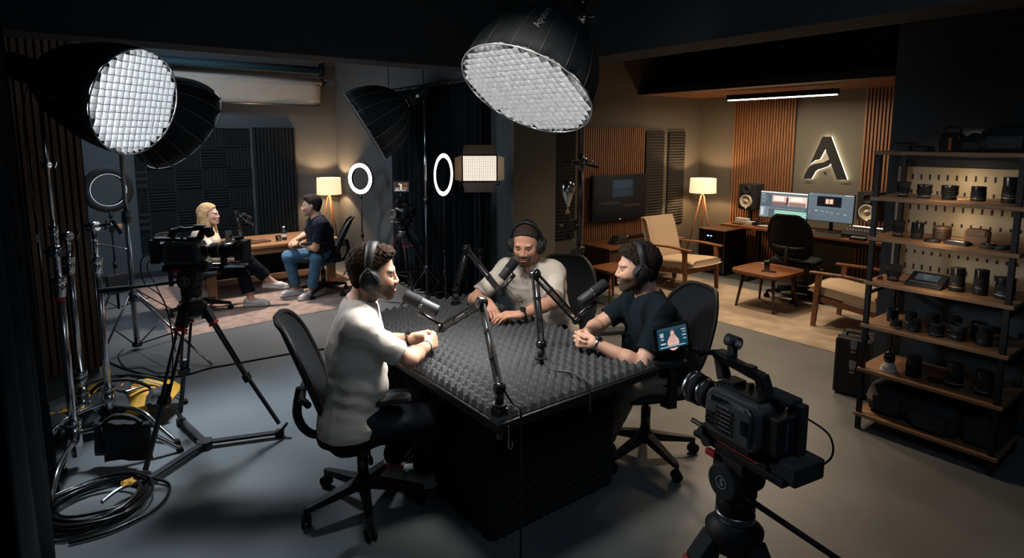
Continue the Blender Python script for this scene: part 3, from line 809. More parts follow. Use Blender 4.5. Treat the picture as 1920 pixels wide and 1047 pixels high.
# ------------------------------------------------------------------ rugs
def rug(name, pts, z, m, label):
    b = MB(); cx = sum(p[0] for p in pts) / 4; cy = sum(p[1] for p in pts) / 4
    n = 60; vs, fs = [], []; A, B, Cc, D = [V((*p, 0)) for p in pts]; rr = random.Random(2)
    for i in range(n + 1):
        for j in range(n + 1):
            u, v = i / n, j / n; p = A.lerp(B, u).lerp(D.lerp(Cc, u), v); e = min(u, v, 1 - u, 1 - v)
            vs.append((p.x, p.y, z * (0.25 if e == 0 else 1) + (rr.random() - .5) * .004 * (e > 0)))
    for i in range(n):
        for j in range(n): q = i * (n + 1) + j; fs.append((q, q + n + 1, q + n + 2, q + 1))
    b.add(vs, fs, True); t = single(name, b, m, label, 'rug')
    return t
rug('rug', [(.74, 6.18), (3.05, 6.30), (3.05, 8.6), (.70, 8.6)], .016, 'rug_rose', 'mottled rose beige rug under the two people at the interview desk')
rug('rug', [(5.30, 1.9), (6.72, 1.9), (6.72, 5.30), (5.24, 5.30)], .014, 'rug_cream', 'mottled cream rug under the armchairs and coffee table')

# ------------------------------------------------------------------ desk at the back right
t = thing('desk', 'long walnut worktop desk with black frame under the letter A sign', 'desk', (7.32, 3.4, 0))
MB().box((0.02, -.25, .725), (.72, 2.86, .03)).build('tabletop', 'walnut', t, bevel=.004)
for y in (-1.5, .85): MB().box((.05, y, .36), (.06, .05, .69)).box((.05, y, .03), (.6, .06, .04)).box((.05, y, .695), (.6, .05, .03)).build('leg', 'black', t, bevel=.003)
MB().box((.3, -.3, .62), (.02, 2.2, .14)).build('modesty_panel', 'black', t)
b = MB(); b.tube(spline([(.2, .3, .69), (.22, .2, .45), (.24, .25, .3), (.2, .1, .1), (.22, -.1, .02)]), .005); b.tube(spline([(.1, -.6, .69), (.15, -.55, .5), (.22, -.5, .3), (.2, -.6, .02)]), .005)
b.build('cable', 'black', t)
MB().box((.26, .62, .5), (.02, .05, .045)).build('wall_socket', 'white_plastic', t, label='small white socket plate')

def screen_mesh(w, h, rects, name, parent, M, m='display', bg=(.03, .045, .06)):
    b = MB(M); b.box((0, 0, 0), (w, h, .002), col=bg)
    for k, (u0, v0, u1, v1, c) in enumerate(rects):
        z = .0013 + .00008 * k
        if isinstance(c[0], tuple):
            c = c[0]; b.add([(((u0 + u1) / 2 - .5 + (u1 - u0) / 2 * math.cos(a_ * PI / 10)) * w, (.5 - (v0 + v1) / 2 + (v1 - v0) / 2 * math.sin(a_ * PI / 10)) * h, z) for a_ in range(20)], [tuple(range(20))], False, None, c); continue
        b.add([((u0 - .5) * w, (.5 - v1) * h, z), ((u1 - .5) * w, (.5 - v1) * h, z), ((u1 - .5) * w, (.5 - v0) * h, z), ((u0 - .5) * w, (.5 - v0) * h, z)], [(0, 1, 2, 3)], False, None, c)
    return b.build(name, m, parent)
def ry(y_ax, face):  # screen matrix: local x along y_ax, local z towards face, y up
    x = V(y_ax).normalized(); z = V(face).normalized(); y = z.cross(x)
    return MX((x, y, z)).transposed().to_4x4()
G1, G2, G3 = (.10, .14, .18), (.17, .23, .28), (.30, .36, .40)
r1 = [(0, 0, 1, .05, (.45, .48, .5)), (0, .06, .27, .56, (.055, .08, .105)), (.02, .1, .1, .13, G3), (.02, .17, .14, .19, G2), (.02, .23, .12, .25, G3), (.02, .29, .15, .31, G2), (.02, .36, .11, .38, G3), (.02, .43, .13, .45, G2),
      (.26, .14, .58, .52, (.42, .30, .30)), (.26, .38, .58, .52, (.14, .09, .10)), (.30, .16, .52, .34, (.62, .50, .48)), (.6, .14, .99, .52, (.55, .40, .36)), (.62, .36, .97, .52, (.18, .13, .13)), (.66, .17, .9, .3, (.68, .58, .52)), (.56, .2, .61, .5, (.05, .05, .07)),
      (0, .58, .16, 1, (.13, .18, .23)), (.02, .62, .09, .93, (.35, .40, .44)), (.16, .58, 1, 1, (.06, .085, .11)), (.2, .62, .96, .64, G2), (.33, .70, 1, .755, (.22, .48, .38)), (.33, .77, 1, .82, (.25, .52, .46)), (.33, .84, 1, .89, (.28, .50, .50)), (.38, .84, .44, .87, (.55, .08, .08)), (.18, .60, .19, .98, G3), (.33, .9, 1, .93, (.10, .24, .24))]
r2 = [(0, 0, 1, .05, (.09, .12, .16)), (.02, .015, .1, .03, G3), (.8, .02, .97, .04, (.5, .5, .5)), (.2, .1, .74, .47, (.004, .005, .008)), (.38, .17, .57, .38, (.10, .05, .035)), (.395, .2, .46, .36, (.62, .42, .34)), (.48, .2, .55, .36, (.62, .42, .36)), (0, .5, 1, .52, G1), (0, .6, .15, 1, (.07, .09, .12)),
      (.16, .62, .24, .65, G3), (.3, .64, .37, .66, G3), (.42, .65, .48, .67, G3), (.52, .66, .58, .68, G3), (.66, .68, .71, .70, G3), (.8, .7, .87, .72, (.4, .42, .42)), (.3, .74, .38, .75, G2), (.52, .76, .6, .77, G2), (.02, .66, .1, .68, G2), (.02, .74, .08, .76, G2)]
def monitor(c, w, h, rects, label, face=(-1, 0, .06)):
    t = thing('monitor', label, 'monitor', (c[0], c[1], .742), 0, 'monitors on the long desk')
    z = c[2] - .742; M = MX.Translation((-.012, 0, z)) @ ry((0, -1, 0), face)
    MB(M).box((0, 0, -.014), (w + .012, h + .014, .026)).build('case', 'black', t, bevel=.004)
    screen_mesh(w, h, rects, 'screen', t, M, bg=(.075, .105, .135))
    MB().bar((.05, 0, .01), (.03, 0, z), .06, .02, (0, 1, 0)).build('stand_neck', 'black', t)
    MB().box((.03, 0, .005), (.20, .26, .010)).build('stand_base', 'black', t, bevel=.003)
monitor((7.37, 3.94, 1.012), .62, .335, r1, 'left monitor showing a video editing timeline with two previews')
monitor((7.37, 3.355, 1.035), .53, .33, r2, 'right monitor showing a dark preview of two people')
def speaker(y, label):
    t = thing('studio_speaker', label, 'speaker', (7.45, y, .742), 0, 'white cone monitor speakers')
    MB().box((0, 0, .09), (.04, .05, .17)).box((0, 0, .005), (.18, .17, .01)).box((0, 0, .172), (.20, .19, .008)).build('stand', 'black', t, bevel=.002)
    MB().box((0, 0, .345), (.24, .235, .335)).build('cabinet', 'black_matte', t, bevel=.008)
    F = frame((-.138, 0, .285), (-1, 0, .285)); MB().lathe([(.088, -.018), (.088, -.008), (.085, .0), (.085, .004), (.076, .006), (.068, -.002), (.030, -.016), (.028, -.006), (.0, .0)], 28, F).build('woofer', 'speaker_cone', t)
    F = frame((-.137, 0, .435), (-1, 0, .435)); MB().lathe([(.064, -.018), (.062, .0), (.05, .003), (.03, -.012), (.016, -.016), (.0, -.008)], 24, F).build('tweeter', 'graphite', t)
    MB(frame((-.121, 0, .195), (-1, 0, .195))).lathe([(.008, 0), (.008, .002), (0, .002)], 12).build('power_light', 'white_led', t)
speaker(4.44, 'studio speaker with pale cone left of the monitors')
speaker(2.93, 'studio speaker with pale cone half behind the shelf upright')
# clutter on the desk
def boxobj(name, c, d, m, label, cat, rz=0, bevel=.003, group=None):
    t = thing(name, label, cat, (c[0], c[1], c[2]), rz, group); MB().box((0, 0, d[2] / 2), d).build('body', m, t, bevel=bevel); return t
o = boxobj('paper_box', (7.32, 4.47, .742), (.09, .17, .055), 'white_plastic', 'white paper box left under the left studio speaker', 'box')
o = boxobj('paper_box', (7.20, 4.27, .742), (.08, .11, .04), 'white_plastic', 'small white box right under the left studio speaker', 'box')
o = boxobj('phone', (7.12, 4.42, .742), (.07, .14, .009), 'black_gloss', 'black phone lying at the left end of the long desk', 'phone')
t = thing('hand_controller', 'small black controller standing on the desk beside the left monitor', 'controller', (7.2, 4.17, .742)); MB().box((0, 0, .02), (.1, .13, .04)).build('body', 'black', t, bevel=.008); MB().cyl((0, .02, .04), (0, .02, .075), .012, .018).sph((0, .02, .078), .018, 12).build('joystick', 'black_matte', t)
t = thing('keyboard', 'thin pale keyboard on the desk in front of the left monitor', 'keyboard', (7.13, 3.95, .742)); MB().box((0, 0, .006), (.12, .36, .012)).build('body', 'steel', t, bevel=.003)
b = MB()
for i in range(4):
    for j in range(13): b.box((-.042 + i * .028, -.16 + j * .0265, .014), (.022, .021, .005))
b.build('keys', 'white_plastic', t)
t = thing('desk_mat', 'dark desk mat on the desk in front of the right monitor', 'mat', (7.13, 3.3, .742)); MB().box((0, 0, .002), (.28, .5, .004)).build('sheet', 'black_matte', t, bevel=.001)
t = thing('audio_mixer', 'black audio mixer with rows of faders right of the monitors', 'mixer', (7.35, 2.93, .742), 0)
t.location = (7.22, 2.90, .742); WM[t.name] = MX.Translation(t.location)
b = MB(); b.prism([(-.12, 0), (.12, 0), (.12, .10), (.07, .115), (-.12, .045)], -.2, .2, MX.Rotation(R(90), 4, 'X')); b.build('case', 'black', t, bevel=.004)
b = MB()
for j in range(12): MB().box((-.02, -.17 + j * .031, .082), (.012, .014, .02)).build('fader', 'white_plastic', t); MB().cyl((.045, -.17 + j * .031, .10), (.045, -.17 + j * .031, .118), .008, n=8).build('knob', 'white_plastic', t); MB().box((.085, 0, .114), (.03, .3, .006)).build('display', 'strip_glow', t)
t = thing('control_pad', 'small pad of white round keys in front of the audio mixer', 'controller', (7.04, 2.88, .742)); MB().box((0, 0, .012), (.10, .16, .024)).build('body', 'black', t, bevel=.004)
b = MB()
for i in range(2):
    for j in range(5): b.cyl((-.02 + i * .04, -.06 + j * .03, .024), (-.02 + i * .04, -.06 + j * .03, .032), .011, n=12)
b.build('keys', 'white_plastic', t)

# the letter sign
A1 = [(3.657,1.884),(3.559,1.884),(3.333,1.36),(3.447,1.354),(3.556,1.6),(3.615,1.737),(3.68,1.596),(3.734,1.586),(3.791,1.538)]
A2 = [(3.868,1.344),(3.845,1.413),(3.81,1.49),(3.753,1.533),(3.699,1.548),(3.624,1.563),(3.557,1.604),(3.536,1.555),(3.568,1.517),(3.63,1.489),(3.694,1.468),(3.725,1.441),(3.744,1.4),(3.769,1.35)]
t = thing('letter_sign', 'black backlit letter A sign with a curved crossbar glowing on the wall', 'sign', (7.75, 3.62, 1.33))
b = MB(); g = MB(); F = MX(((0, 0, -1, -.05), (1, 0, 0, -3.62), (0, 1, 0, -1.33), (0, 0, 0, 1)))
for poly in (A1, A2):
    b.prism(poly, -.012, .012, F)
    cy = sum(p[0] for p in poly) / len(poly); cz = sum(p[1] for p in poly) / len(poly)
    g.prism(poly, -.030, -.013, F)
b.build('letter', 'black_matte', t); g.build('backlight', 'halo', t)
MB().box((-.01, .0, .10), (.02, .02, .02)).box((-.01, .1, .3), (.02, .02, .02)).build('standoff', 'steel', t)

# ------------------------------------------------------------------ office chairs
def office_chair(label, loc, rz, back='mesh', arms=True, group=None, base_rot=0., top=1.04, bw=.47):
    t = thing('office_chair', label, 'office chair', (loc[0], loc[1], 0), rz, group)
    b = MB()
    for k in range(5):
        a = base_rot + k * 2 * PI / 5; c, s = math.cos(a), math.sin(a)
        b.bar((c * .03, s * .03, .125), (c * .29, s * .29, .088), .055, .05, w2=.032, h2=.028)
        b.cyl((c * .295, s * .295, .10), (c * .295, s * .295, .055), .012, n=10)
    b.cyl((0, 0, .09), (0, 0, .16), .045, .035, 20)
    b.build('star_base', 'black', t, bevel=.006)
    for k in range(5):
        a = base_rot + k * 2 * PI / 5; c, s = math.cos(a), math.sin(a); q = a + 1.9 + k
        d = V((math.cos(q), math.sin(q), 0)) * .02; o = V((c * .295, s * .295, .03))
        m = MB(); m.cyl(tuple(o - d * 1.1), tuple(o - d * .25), .03, n=18); m.cyl(tuple(o + d * .25), tuple(o + d * 1.1), .03, n=18); m.cyl(tuple(o - d), tuple(o + d), .008, n=8); m.box((o.x, o.y, .050), (.03, .022, .026), q)
        m.build('caster', 'rubber', t, bevel=.003)
    MB().cyl((0, 0, .15), (0, 0, .30), .028).cyl((0, 0, .30), (0, 0, .40), .016).build('gas_column', 'dark_steel', t)
    m = MB().box((0, -.02, .405), (.20, .26, .035)); m.cyl((.1, .02, .40), (.27, .03, .385), .006).cyl((.25, .03, .387), (.30, .03, .383), .011); m.build('mechanism', 'black', t, bevel=.006)
    m = MB(); n = 14; out = []
    for i in range(28):
        a = 2 * PI * i / 28; x = .245 * math.copysign(abs(math.cos(a)) ** .45, math.cos(a)); y = .235 * math.copysign(abs(math.sin(a)) ** .45, math.sin(a)); out.append((x, y + .02))
    m.prism(out, .428, .482); m.build('seat', 'mesh_fabric', t, bevel=.02, seg=3)
    # backrest: a curved frame with taut cloth
    def bp(u, v):   # u -1..1, v 0..1 -> point on the back
        w = bw / 2 * (.86 + .30 * math.sin(PI * min(1, v * 1.05)) ** .8 - .10 * v)
        z = .50 + (top - .50) * v; y = -.235 - .02 * math.sin(v * PI) * -1 - .14 * v + .05 * (1 - v) ** 2
        return V((u * w, y + .055 * u * u, z))
    fr = MB(); loop = []
    for i in range(48):
        a = 2 * PI * i / 48; u = math.copysign(abs(math.cos(a)) ** .35, math.cos(a)); v = .5 + .5 * math.copysign(abs(math.sin(a)) ** .45, math.sin(a)); loop.append(tuple(bp(u, v)))
    fr.tube(loop, .014, 8, closed=True); fr.build('back_frame', 'black', t)
    cl = MB(); vs, fs = [], []; nu, nv_ = 12, 16
    for j in range(nv_ + 1):
        for i in range(nu + 1):
            u = -1 + 2 * i / nu; v = j / nv_
            k = max(abs(u), abs(2 * v - 1)); 
            e = (abs(u) ** 5 + abs(2 * v - 1) ** 4.0)
            s_ = 1 if e <= 1 else e ** -.22
            vs.append(tuple(bp(u * s_, .5 + (v - .5) * s_)))
    for j in range(nv_):
        for i in range(nu): q = j * (nu + 1) + i; fs.append((q, q + 1, q + nu + 2, q + nu + 1))
    cl.add(vs, fs, True); o = cl.build('backrest', 'mesh_fabric', t); s_ = o.modifiers.new('thick', 'SOLIDIFY'); s_.thickness = .008; s_.offset = 0
    m = MB(); m.tube([tuple(bp(-.75, .30) + V((0, -.03, 0))), tuple(bp(-.35, .27) + V((0, -.045, 0))), tuple(bp(.35, .27) + V((0, -.045, 0))), tuple(bp(.75, .30) + V((0, -.03, 0)))], .016, 8)
    m.tube(spline([(0, -.1, .40), (0, -.24, .42), (0, -.30, .52), (0, -.28, .66)]), .022, 8); m.build('back_support', 'graphite', t)
    if arms:
        for s in (-1, 1):
            a = MB(); a.bar((s * .20, 0, .41), (s * .285, .0, .43), .05, .025); a.bar((s * .285, 0, .42), (s * .285, .0, .655), .025, .055, (0, 1, 0), .022, .05); ap = a.build('armrest', 'black', t, bevel=.006)
            p = []
            for i in range(20):
                q = 2 * PI * i / 20; p.append((s * .285 + .042 * math.copysign(abs(math.cos(q)) ** .6, math.cos(q)), .07 + .15 * math.copysign(abs(math.sin(q)) ** .6, math.sin(q))))
            a = MB().prism(p, .662, .69); a.build('arm_pad', 'black_matte', ap, bevel=.007)
    return t
office_chair('black mesh office chair pulled up to the long desk', (6.74, 3.42), R(-82), arms=False, top=1.02, bw=.44)

# ------------------------------------------------------------------ lounge
def armchair(label, loc, rz, group='wooden armchairs on the cream rug'):
    t = thing('armchair', label, 'armchair', (loc[0], loc[1], .012), rz, group)   # faces local +y
    for s in (-1, 1):
        MB().bar((s * .30, .30, 0), (s * .30, .27, .60), .030, .045, (0, 1, 0), .042, .055).build('front_leg', 'walnut', t, bevel=.006)
        MB().bar((s * .30, -.36, 0), (s * .30, -.26, .44), .030, .042, (0, 1, 0), .038, .05).bar((s * .30, -.26, .42), (s * .30, -.34, .60), .038, .04, (0, 1, 0), .03, .03).build('back_leg', 'walnut', t, bevel=.006)
        m = MB(); m.bar((s * .30, .36, .60), (s * .30, .05, .61), .055, .024, (0, 0, 1), .062, .024).bar((s * .30, .05, .61), (s * .30, -.36, .585), .062, .024, (0, 0, 1), .04, .022); m.build('armrest', 'walnut', t, bevel=.008)
        MB().bar((s * .275, .30, .315), (s * .275, -.32, .24), .025, .06).build('side_rail', 'walnut', t, bevel=.004)
    MB().box((0, .27, .30), (.57, .025, .06)).build('front_rail', 'walnut', t, bevel=.004); MB().box((0, -.30, .235), (.57, .025, .05)).build('back_rail', 'walnut', t, bevel=.004)
    def cushion(w, h, th, M, name):
        m = MB(M); n = 10; vs, fs = [], []
        def zf(u, v): return th / 2 * (1 - abs(u) ** 6 * .45) * (1 - abs(v) ** 6 * .45)
        for sgn in (1, -1):
            for i in range(n + 1):
                for j in range(n + 1):
                    u, v = -1 + 2 * i / n, -1 + 2 * j / n; vs.append((u * w / 2, v * h / 2, sgn * zf(u, v)))
        N = (n + 1) ** 2
        for i in range(n):
            for j in range(n):
                q = i * (n + 1) + j; fs.append((q, q + n + 1, q + n + 2, q + 1)); fs.append((N + q, N + q + 1, N + q + n + 2, N + q + n + 1))
        ring = [i * (n + 1) for i in range(n + 1)] + [n * (n + 1) + j for j in range(1, n + 1)] + [i * (n + 1) + n for i in range(n - 1, -1, -1)] + [j for j in range(n - 1, 0, -1)]
        for a, c in zip(ring, ring[1:] + ring[:1]): fs.append((a, c, N + c, N + a))
        m.add(vs, fs, True); return m.build(name, 'linen', t, bevel=.012, seg=3)
    cushion(.54, .66, .14, MX.Translation((0, .04, .375)) @ MX.Rotation(R(6), 4, 'X'), 'seat_cushion')
    cushion(.54, .60, .12, MX.Translation((0, -.34, .66)) @ MX.Rotation(R(106), 4, 'X'), 'back_cushion')
    t.scale = (1, 1, .9)
    return t
armchair('beige wooden armchair left of the coffee table facing right', (6.13, 4.54), R(178))
armchair('beige wooden armchair beside the hard case, partly behind the shelf', (6.17, 2.47), R(2))
t = thing('coffee_table', 'small square walnut coffee table with dark splayed legs on the cream rug', 'coffee table', (6.15, 3.42, .012), 0)
m = MB(); out = []
for i in range(32):
    a = 2 * PI * i / 32; out.append((.31 * math.copysign(abs(math.cos(a)) ** .32, math.cos(a)), .29 * math.copysign(abs(math.sin(a)) ** .32, math.sin(a))))
m.prism(out, .385, .41); m.build('tabletop', 'walnut', t, bevel=.006)
m = MB(); n = 32; vs = []
for r_, z in ((1, .408), (1.0, .424), (.93, .424), (.91, .409)): vs += [(x * r_, y * r_, z) for x, y in out]
fs = [(j * n + i, j * n + (i + 1) % n, (j + 1) * n + (i + 1) % n, (j + 1) * n + i) for j in range(3) for i in range(n)]
m.add(vs, fs, True); m.build('raised_rim', 'walnut', t)
MB().box((0, 0, .37), (.44, .42, .03)).build('apron', 'walnut_dark', t, bevel=.003)
for sx in (-1, 1):
    for sy in (-1, 1): MB().cyl((sx * .24, sy * .22, 0), (sx * .19, sy * .17, .375), .012, .02, 14).build('leg', 'walnut_dark', t)
t = thing('drinking_glass', 'small glass with green garnish and lemon on the coffee table', 'glass', (6.16, 3.44, .421))
MB().lathe([(.0, .0), (.028, .0), (.032, .09), (.030, .09), (.026, .006), (.0, .006)], 20).build('glass', 'glass', t)
MB().lathe([(.0, .007), (.0258, .007), (.028, .06), (.0, .06)], 20).build('drink', 'lemon', t)
m = MB(); m.sph((.01, 0, .085), (.018, .014, .010), 8).sph((-.012, .01, .095), (.014, .018, .012), 8).sph((0, -.014, .10), (.012, .012, .016), 8); m.build('garnish', 'green_leaf', t)
t = thing('phone', 'dark phone lying beside the glass on the coffee table', 'phone', (6.08, 3.37, .421), R(20)); MB().box((0, 0, .004), (.075, .15, .008)).build('body', 'black_gloss', t, bevel=.003)
# armchair tote
t = thing('tote_bag', 'pale folded tote bag hanging over the armrest by the shelf', 'bag', (5.93, 2.16, .40)); 
m = MB(); m.prism([(-.12, 0), (.12, .0), (.11, .24), (-.10, .24)], -.015, .015, MX.Rotation(R(90), 4, 'X') @ MX.Rotation(R(0), 4, 'Y')); m.build('bag_body', 'linen_grey', t, bevel=.01)
m = MB(); m.tube(spline([(-.06, 0, .235), (-.03, 0, .33), (.03, 0, .33), (.06, 0, .235)]), .006); m.build('handle', 'linen', t)
# tripod floor lamps
def tripod_lamp(loc, label, zt, rs=.165, hs=.22, spread=.26, col='walnut', rot=0., gnd=0.):
    t = thing('floor_lamp', label, 'floor lamp', (loc[0], loc[1], gnd), rot, 'tripod floor lamps')
    zb = zt - hs
    for k in range(3):
        a = k * 2 * PI / 3 + .5; MB().cyl((math.cos(a) * spread, math.sin(a) * spread, 0), (math.cos(a) * .02, math.sin(a) * .02, zb - .04), .009, .013, 10).build('leg', col, t)
    MB().cyl((0, 0, zb - .07), (0, 0, zb + .0), .022, .018).cyl((0, 0, zb), (0, 0, zb + .06), .014).build('lamp_socket', 'gold_ring', t)
    m = MB(); m.lathe([(rs, zb), (rs * .96, zt), (rs * .96 - .004, zt), (rs - .004, zb), (rs, zb)], 48); m.build('lamp_shade', 'lamp_shade', t)
    m = MB(); m.torus((0, 0, zt - .004), (0, 0, 1), rs * .96 - .003, .002, 32, 6)
    for k in range(3): a = k * 2 * PI / 3; m.cyl((0, 0, zt - .03), (math.cos(a) * (rs * .95), math.sin(a) * (rs * .95), zt - .006), .0018, n=6)
    m.cyl((0, 0, zb + .06), (0, 0, zt - .025), .003, n=6); m.build('shade_frame', 'gold_ring', t)
    MB().sph((0, 0, zb + .085), .022, 14).build('bulb', 'bar_glow', t)
    return t
tripod_lamp((7.30, 5.10), 'lit floor lamp with cream drum shade in the lounge corner', 1.30, rs=.185, hs=.205)
tripod_lamp((3.28, 8.90), 'lit floor lamp with tan shade behind the man in jeans', 1.27, rs=.182, hs=.25, spread=.2)
# server cabinet
t = thing('server_cabinet', 'black equipment cabinet with a blue light under the lounge lamp', 'cabinet', (7.33, 4.86, 0))
t.location = (7.38, 4.80, 0); WM[t.name] = MX.Translation(t.location)
MB().box((0, 0, .31), (.52, .42, .58)).build('body', 'black', t, bevel=.006)
MB().box((0, 0, .61), (.54, .44, .02)).build('top_plate', 'walnut_dark', t, bevel=.004)
MB().box((-.266, 0, .3), (.012, .38, .5)).build('door', 'black_gloss', t, bevel=.003)
m = MB(); m.box((-.276, .05, .53), (.006, .03, .012)).box((-.276, -.0, .53), (.006, .02, .012)); m.build('status_light', 'blue_led', t)
MB().box((-.266, -.205, .31), (.02, .012, .56)).build('trim_strip', 'steel', t)
for sx in (-1, 1):
    for sy in (-1, 1): MB().cyl((sx * .2, sy * .16, 0), (sx * .2, sy * .16, .025), .02).build('foot', 'rubber', t)

# media console and television
t = thing('television', 'wide black wall television with a faint blue reflection painted on its screen', 'television', (5.91, 5.38, 1.09))
MB().box((0, .03, 0), (1.04, .04, .60)).build('case', 'black', t, bevel=.006)
screen_mesh(1.0, .565, [(.34, .1, .74, .5, (.006, .012, .018)), (.36, .12, .7, .3, (.010, .020, .030)), (.36, .34, .72, .44, (.008, .015, .02)), (.1, .6, .5, .66, (.008, .007, .005)), (.55, .68, .9, .75, (.010, .008, .005))], 'screen', t, MX.Translation((0, .006, .008)) @ ry((1, 0, 0), (0, -1, 0)), bg=(.0015, .002, .0025))  # faint reflections painted as dim glowing rectangles
MB().box((0, .055, 0), (.3, .05, .2)).build('wall_bracket', 'black', t)
MB().box((0, .008, -.288), (.02, .004, .004)).build('power_light', 'white_led', t)
t = thing('media_console', 'low walnut media console under the television', 'console', (5.95, 5.17, 0))
MB().box((0, 0, .525), (1.45, .50, .025)).build('tabletop', 'walnut', t, bevel=.003)
MB().box((0, .02, .36), (1.42, .44, .30)).build('body', 'walnut_dark', t, bevel=.003)
for x in (-.47, 0, .47): d_ = MB().box((x, -.215, .36), (.455, .02, .27)).build('door', 'walnut_dark', t, bevel=.003); MB().cyl((x + .17, -.225, .36), (x + .17, -.24, .36), .008).build('knob', 'gold_ring', d_)
for sx in (-1, 1):
    for sy in (-1, 1): MB().cyl((sx * .6, sy * .18, 0), (sx * .58, sy * .16, .22), .012, .018, 10).build('leg', 'walnut', t)
t = thing('camera_bag', 'small dark bag with a shiny round clasp on the media console', 'bag', (5.62, 5.14, .538)); MB().prism([(-.14, 0), (.14, 0), (.12, .09), (-.04, .10)], -.07, .07, MX.Rotation(R(90), 4, 'X')).build('bag_body', 'nylon', t, bevel=.015); MB().sph((.10, -.05, .085), (.022, .022, .018), 14).build('clasp', 'chrome', t)
t = thing('soundbar', 'thin dark soundbar under the television on the console', 'speaker', (6.10, 5.3, .538)); MB().box((0, 0, .022), (.5, .07, .04)).build('body', 'black', t, bevel=.008)
t = thing('serving_tray', 'dark round tray at the right end of the media console', 'tray', (6.25, 5.08, .538)); MB().lathe([(0, 0), (.10, .0), (.12, .014), (.116, .016), (.098, .006), (0, .006)], 28).build('dish', 'walnut_dark', t)
t = thing('bottle', 'small dark bottle standing on the media console under the television', 'bottle', (6.40, 5.2, .538)); MB().lathe([(0, 0), (.022, 0), (.022, .06), (.009, .08), (.009, .10)], 16).build('body', 'bottle_glass', t); MB().cyl((0, 0, .1), (0, 0, .112), .011).build('cap', 'black', t)
# bench seat beyond the men, mostly hidden
t = thing('wooden_stool', 'low wooden stool in the shadow below the media console', 'stool', (4.95, 4.62, 0)); MB().box((0, 0, .40), (.42, .34, .03)).build('seat', 'walnut', t, bevel=.006)
for sx in (-1, 1):
    for sy in (-1, 1): MB().cyl((sx * .19, sy * .15, 0), (sx * .15, sy * .12, .39), .012, .016, 10).build('leg', 'walnut', t)

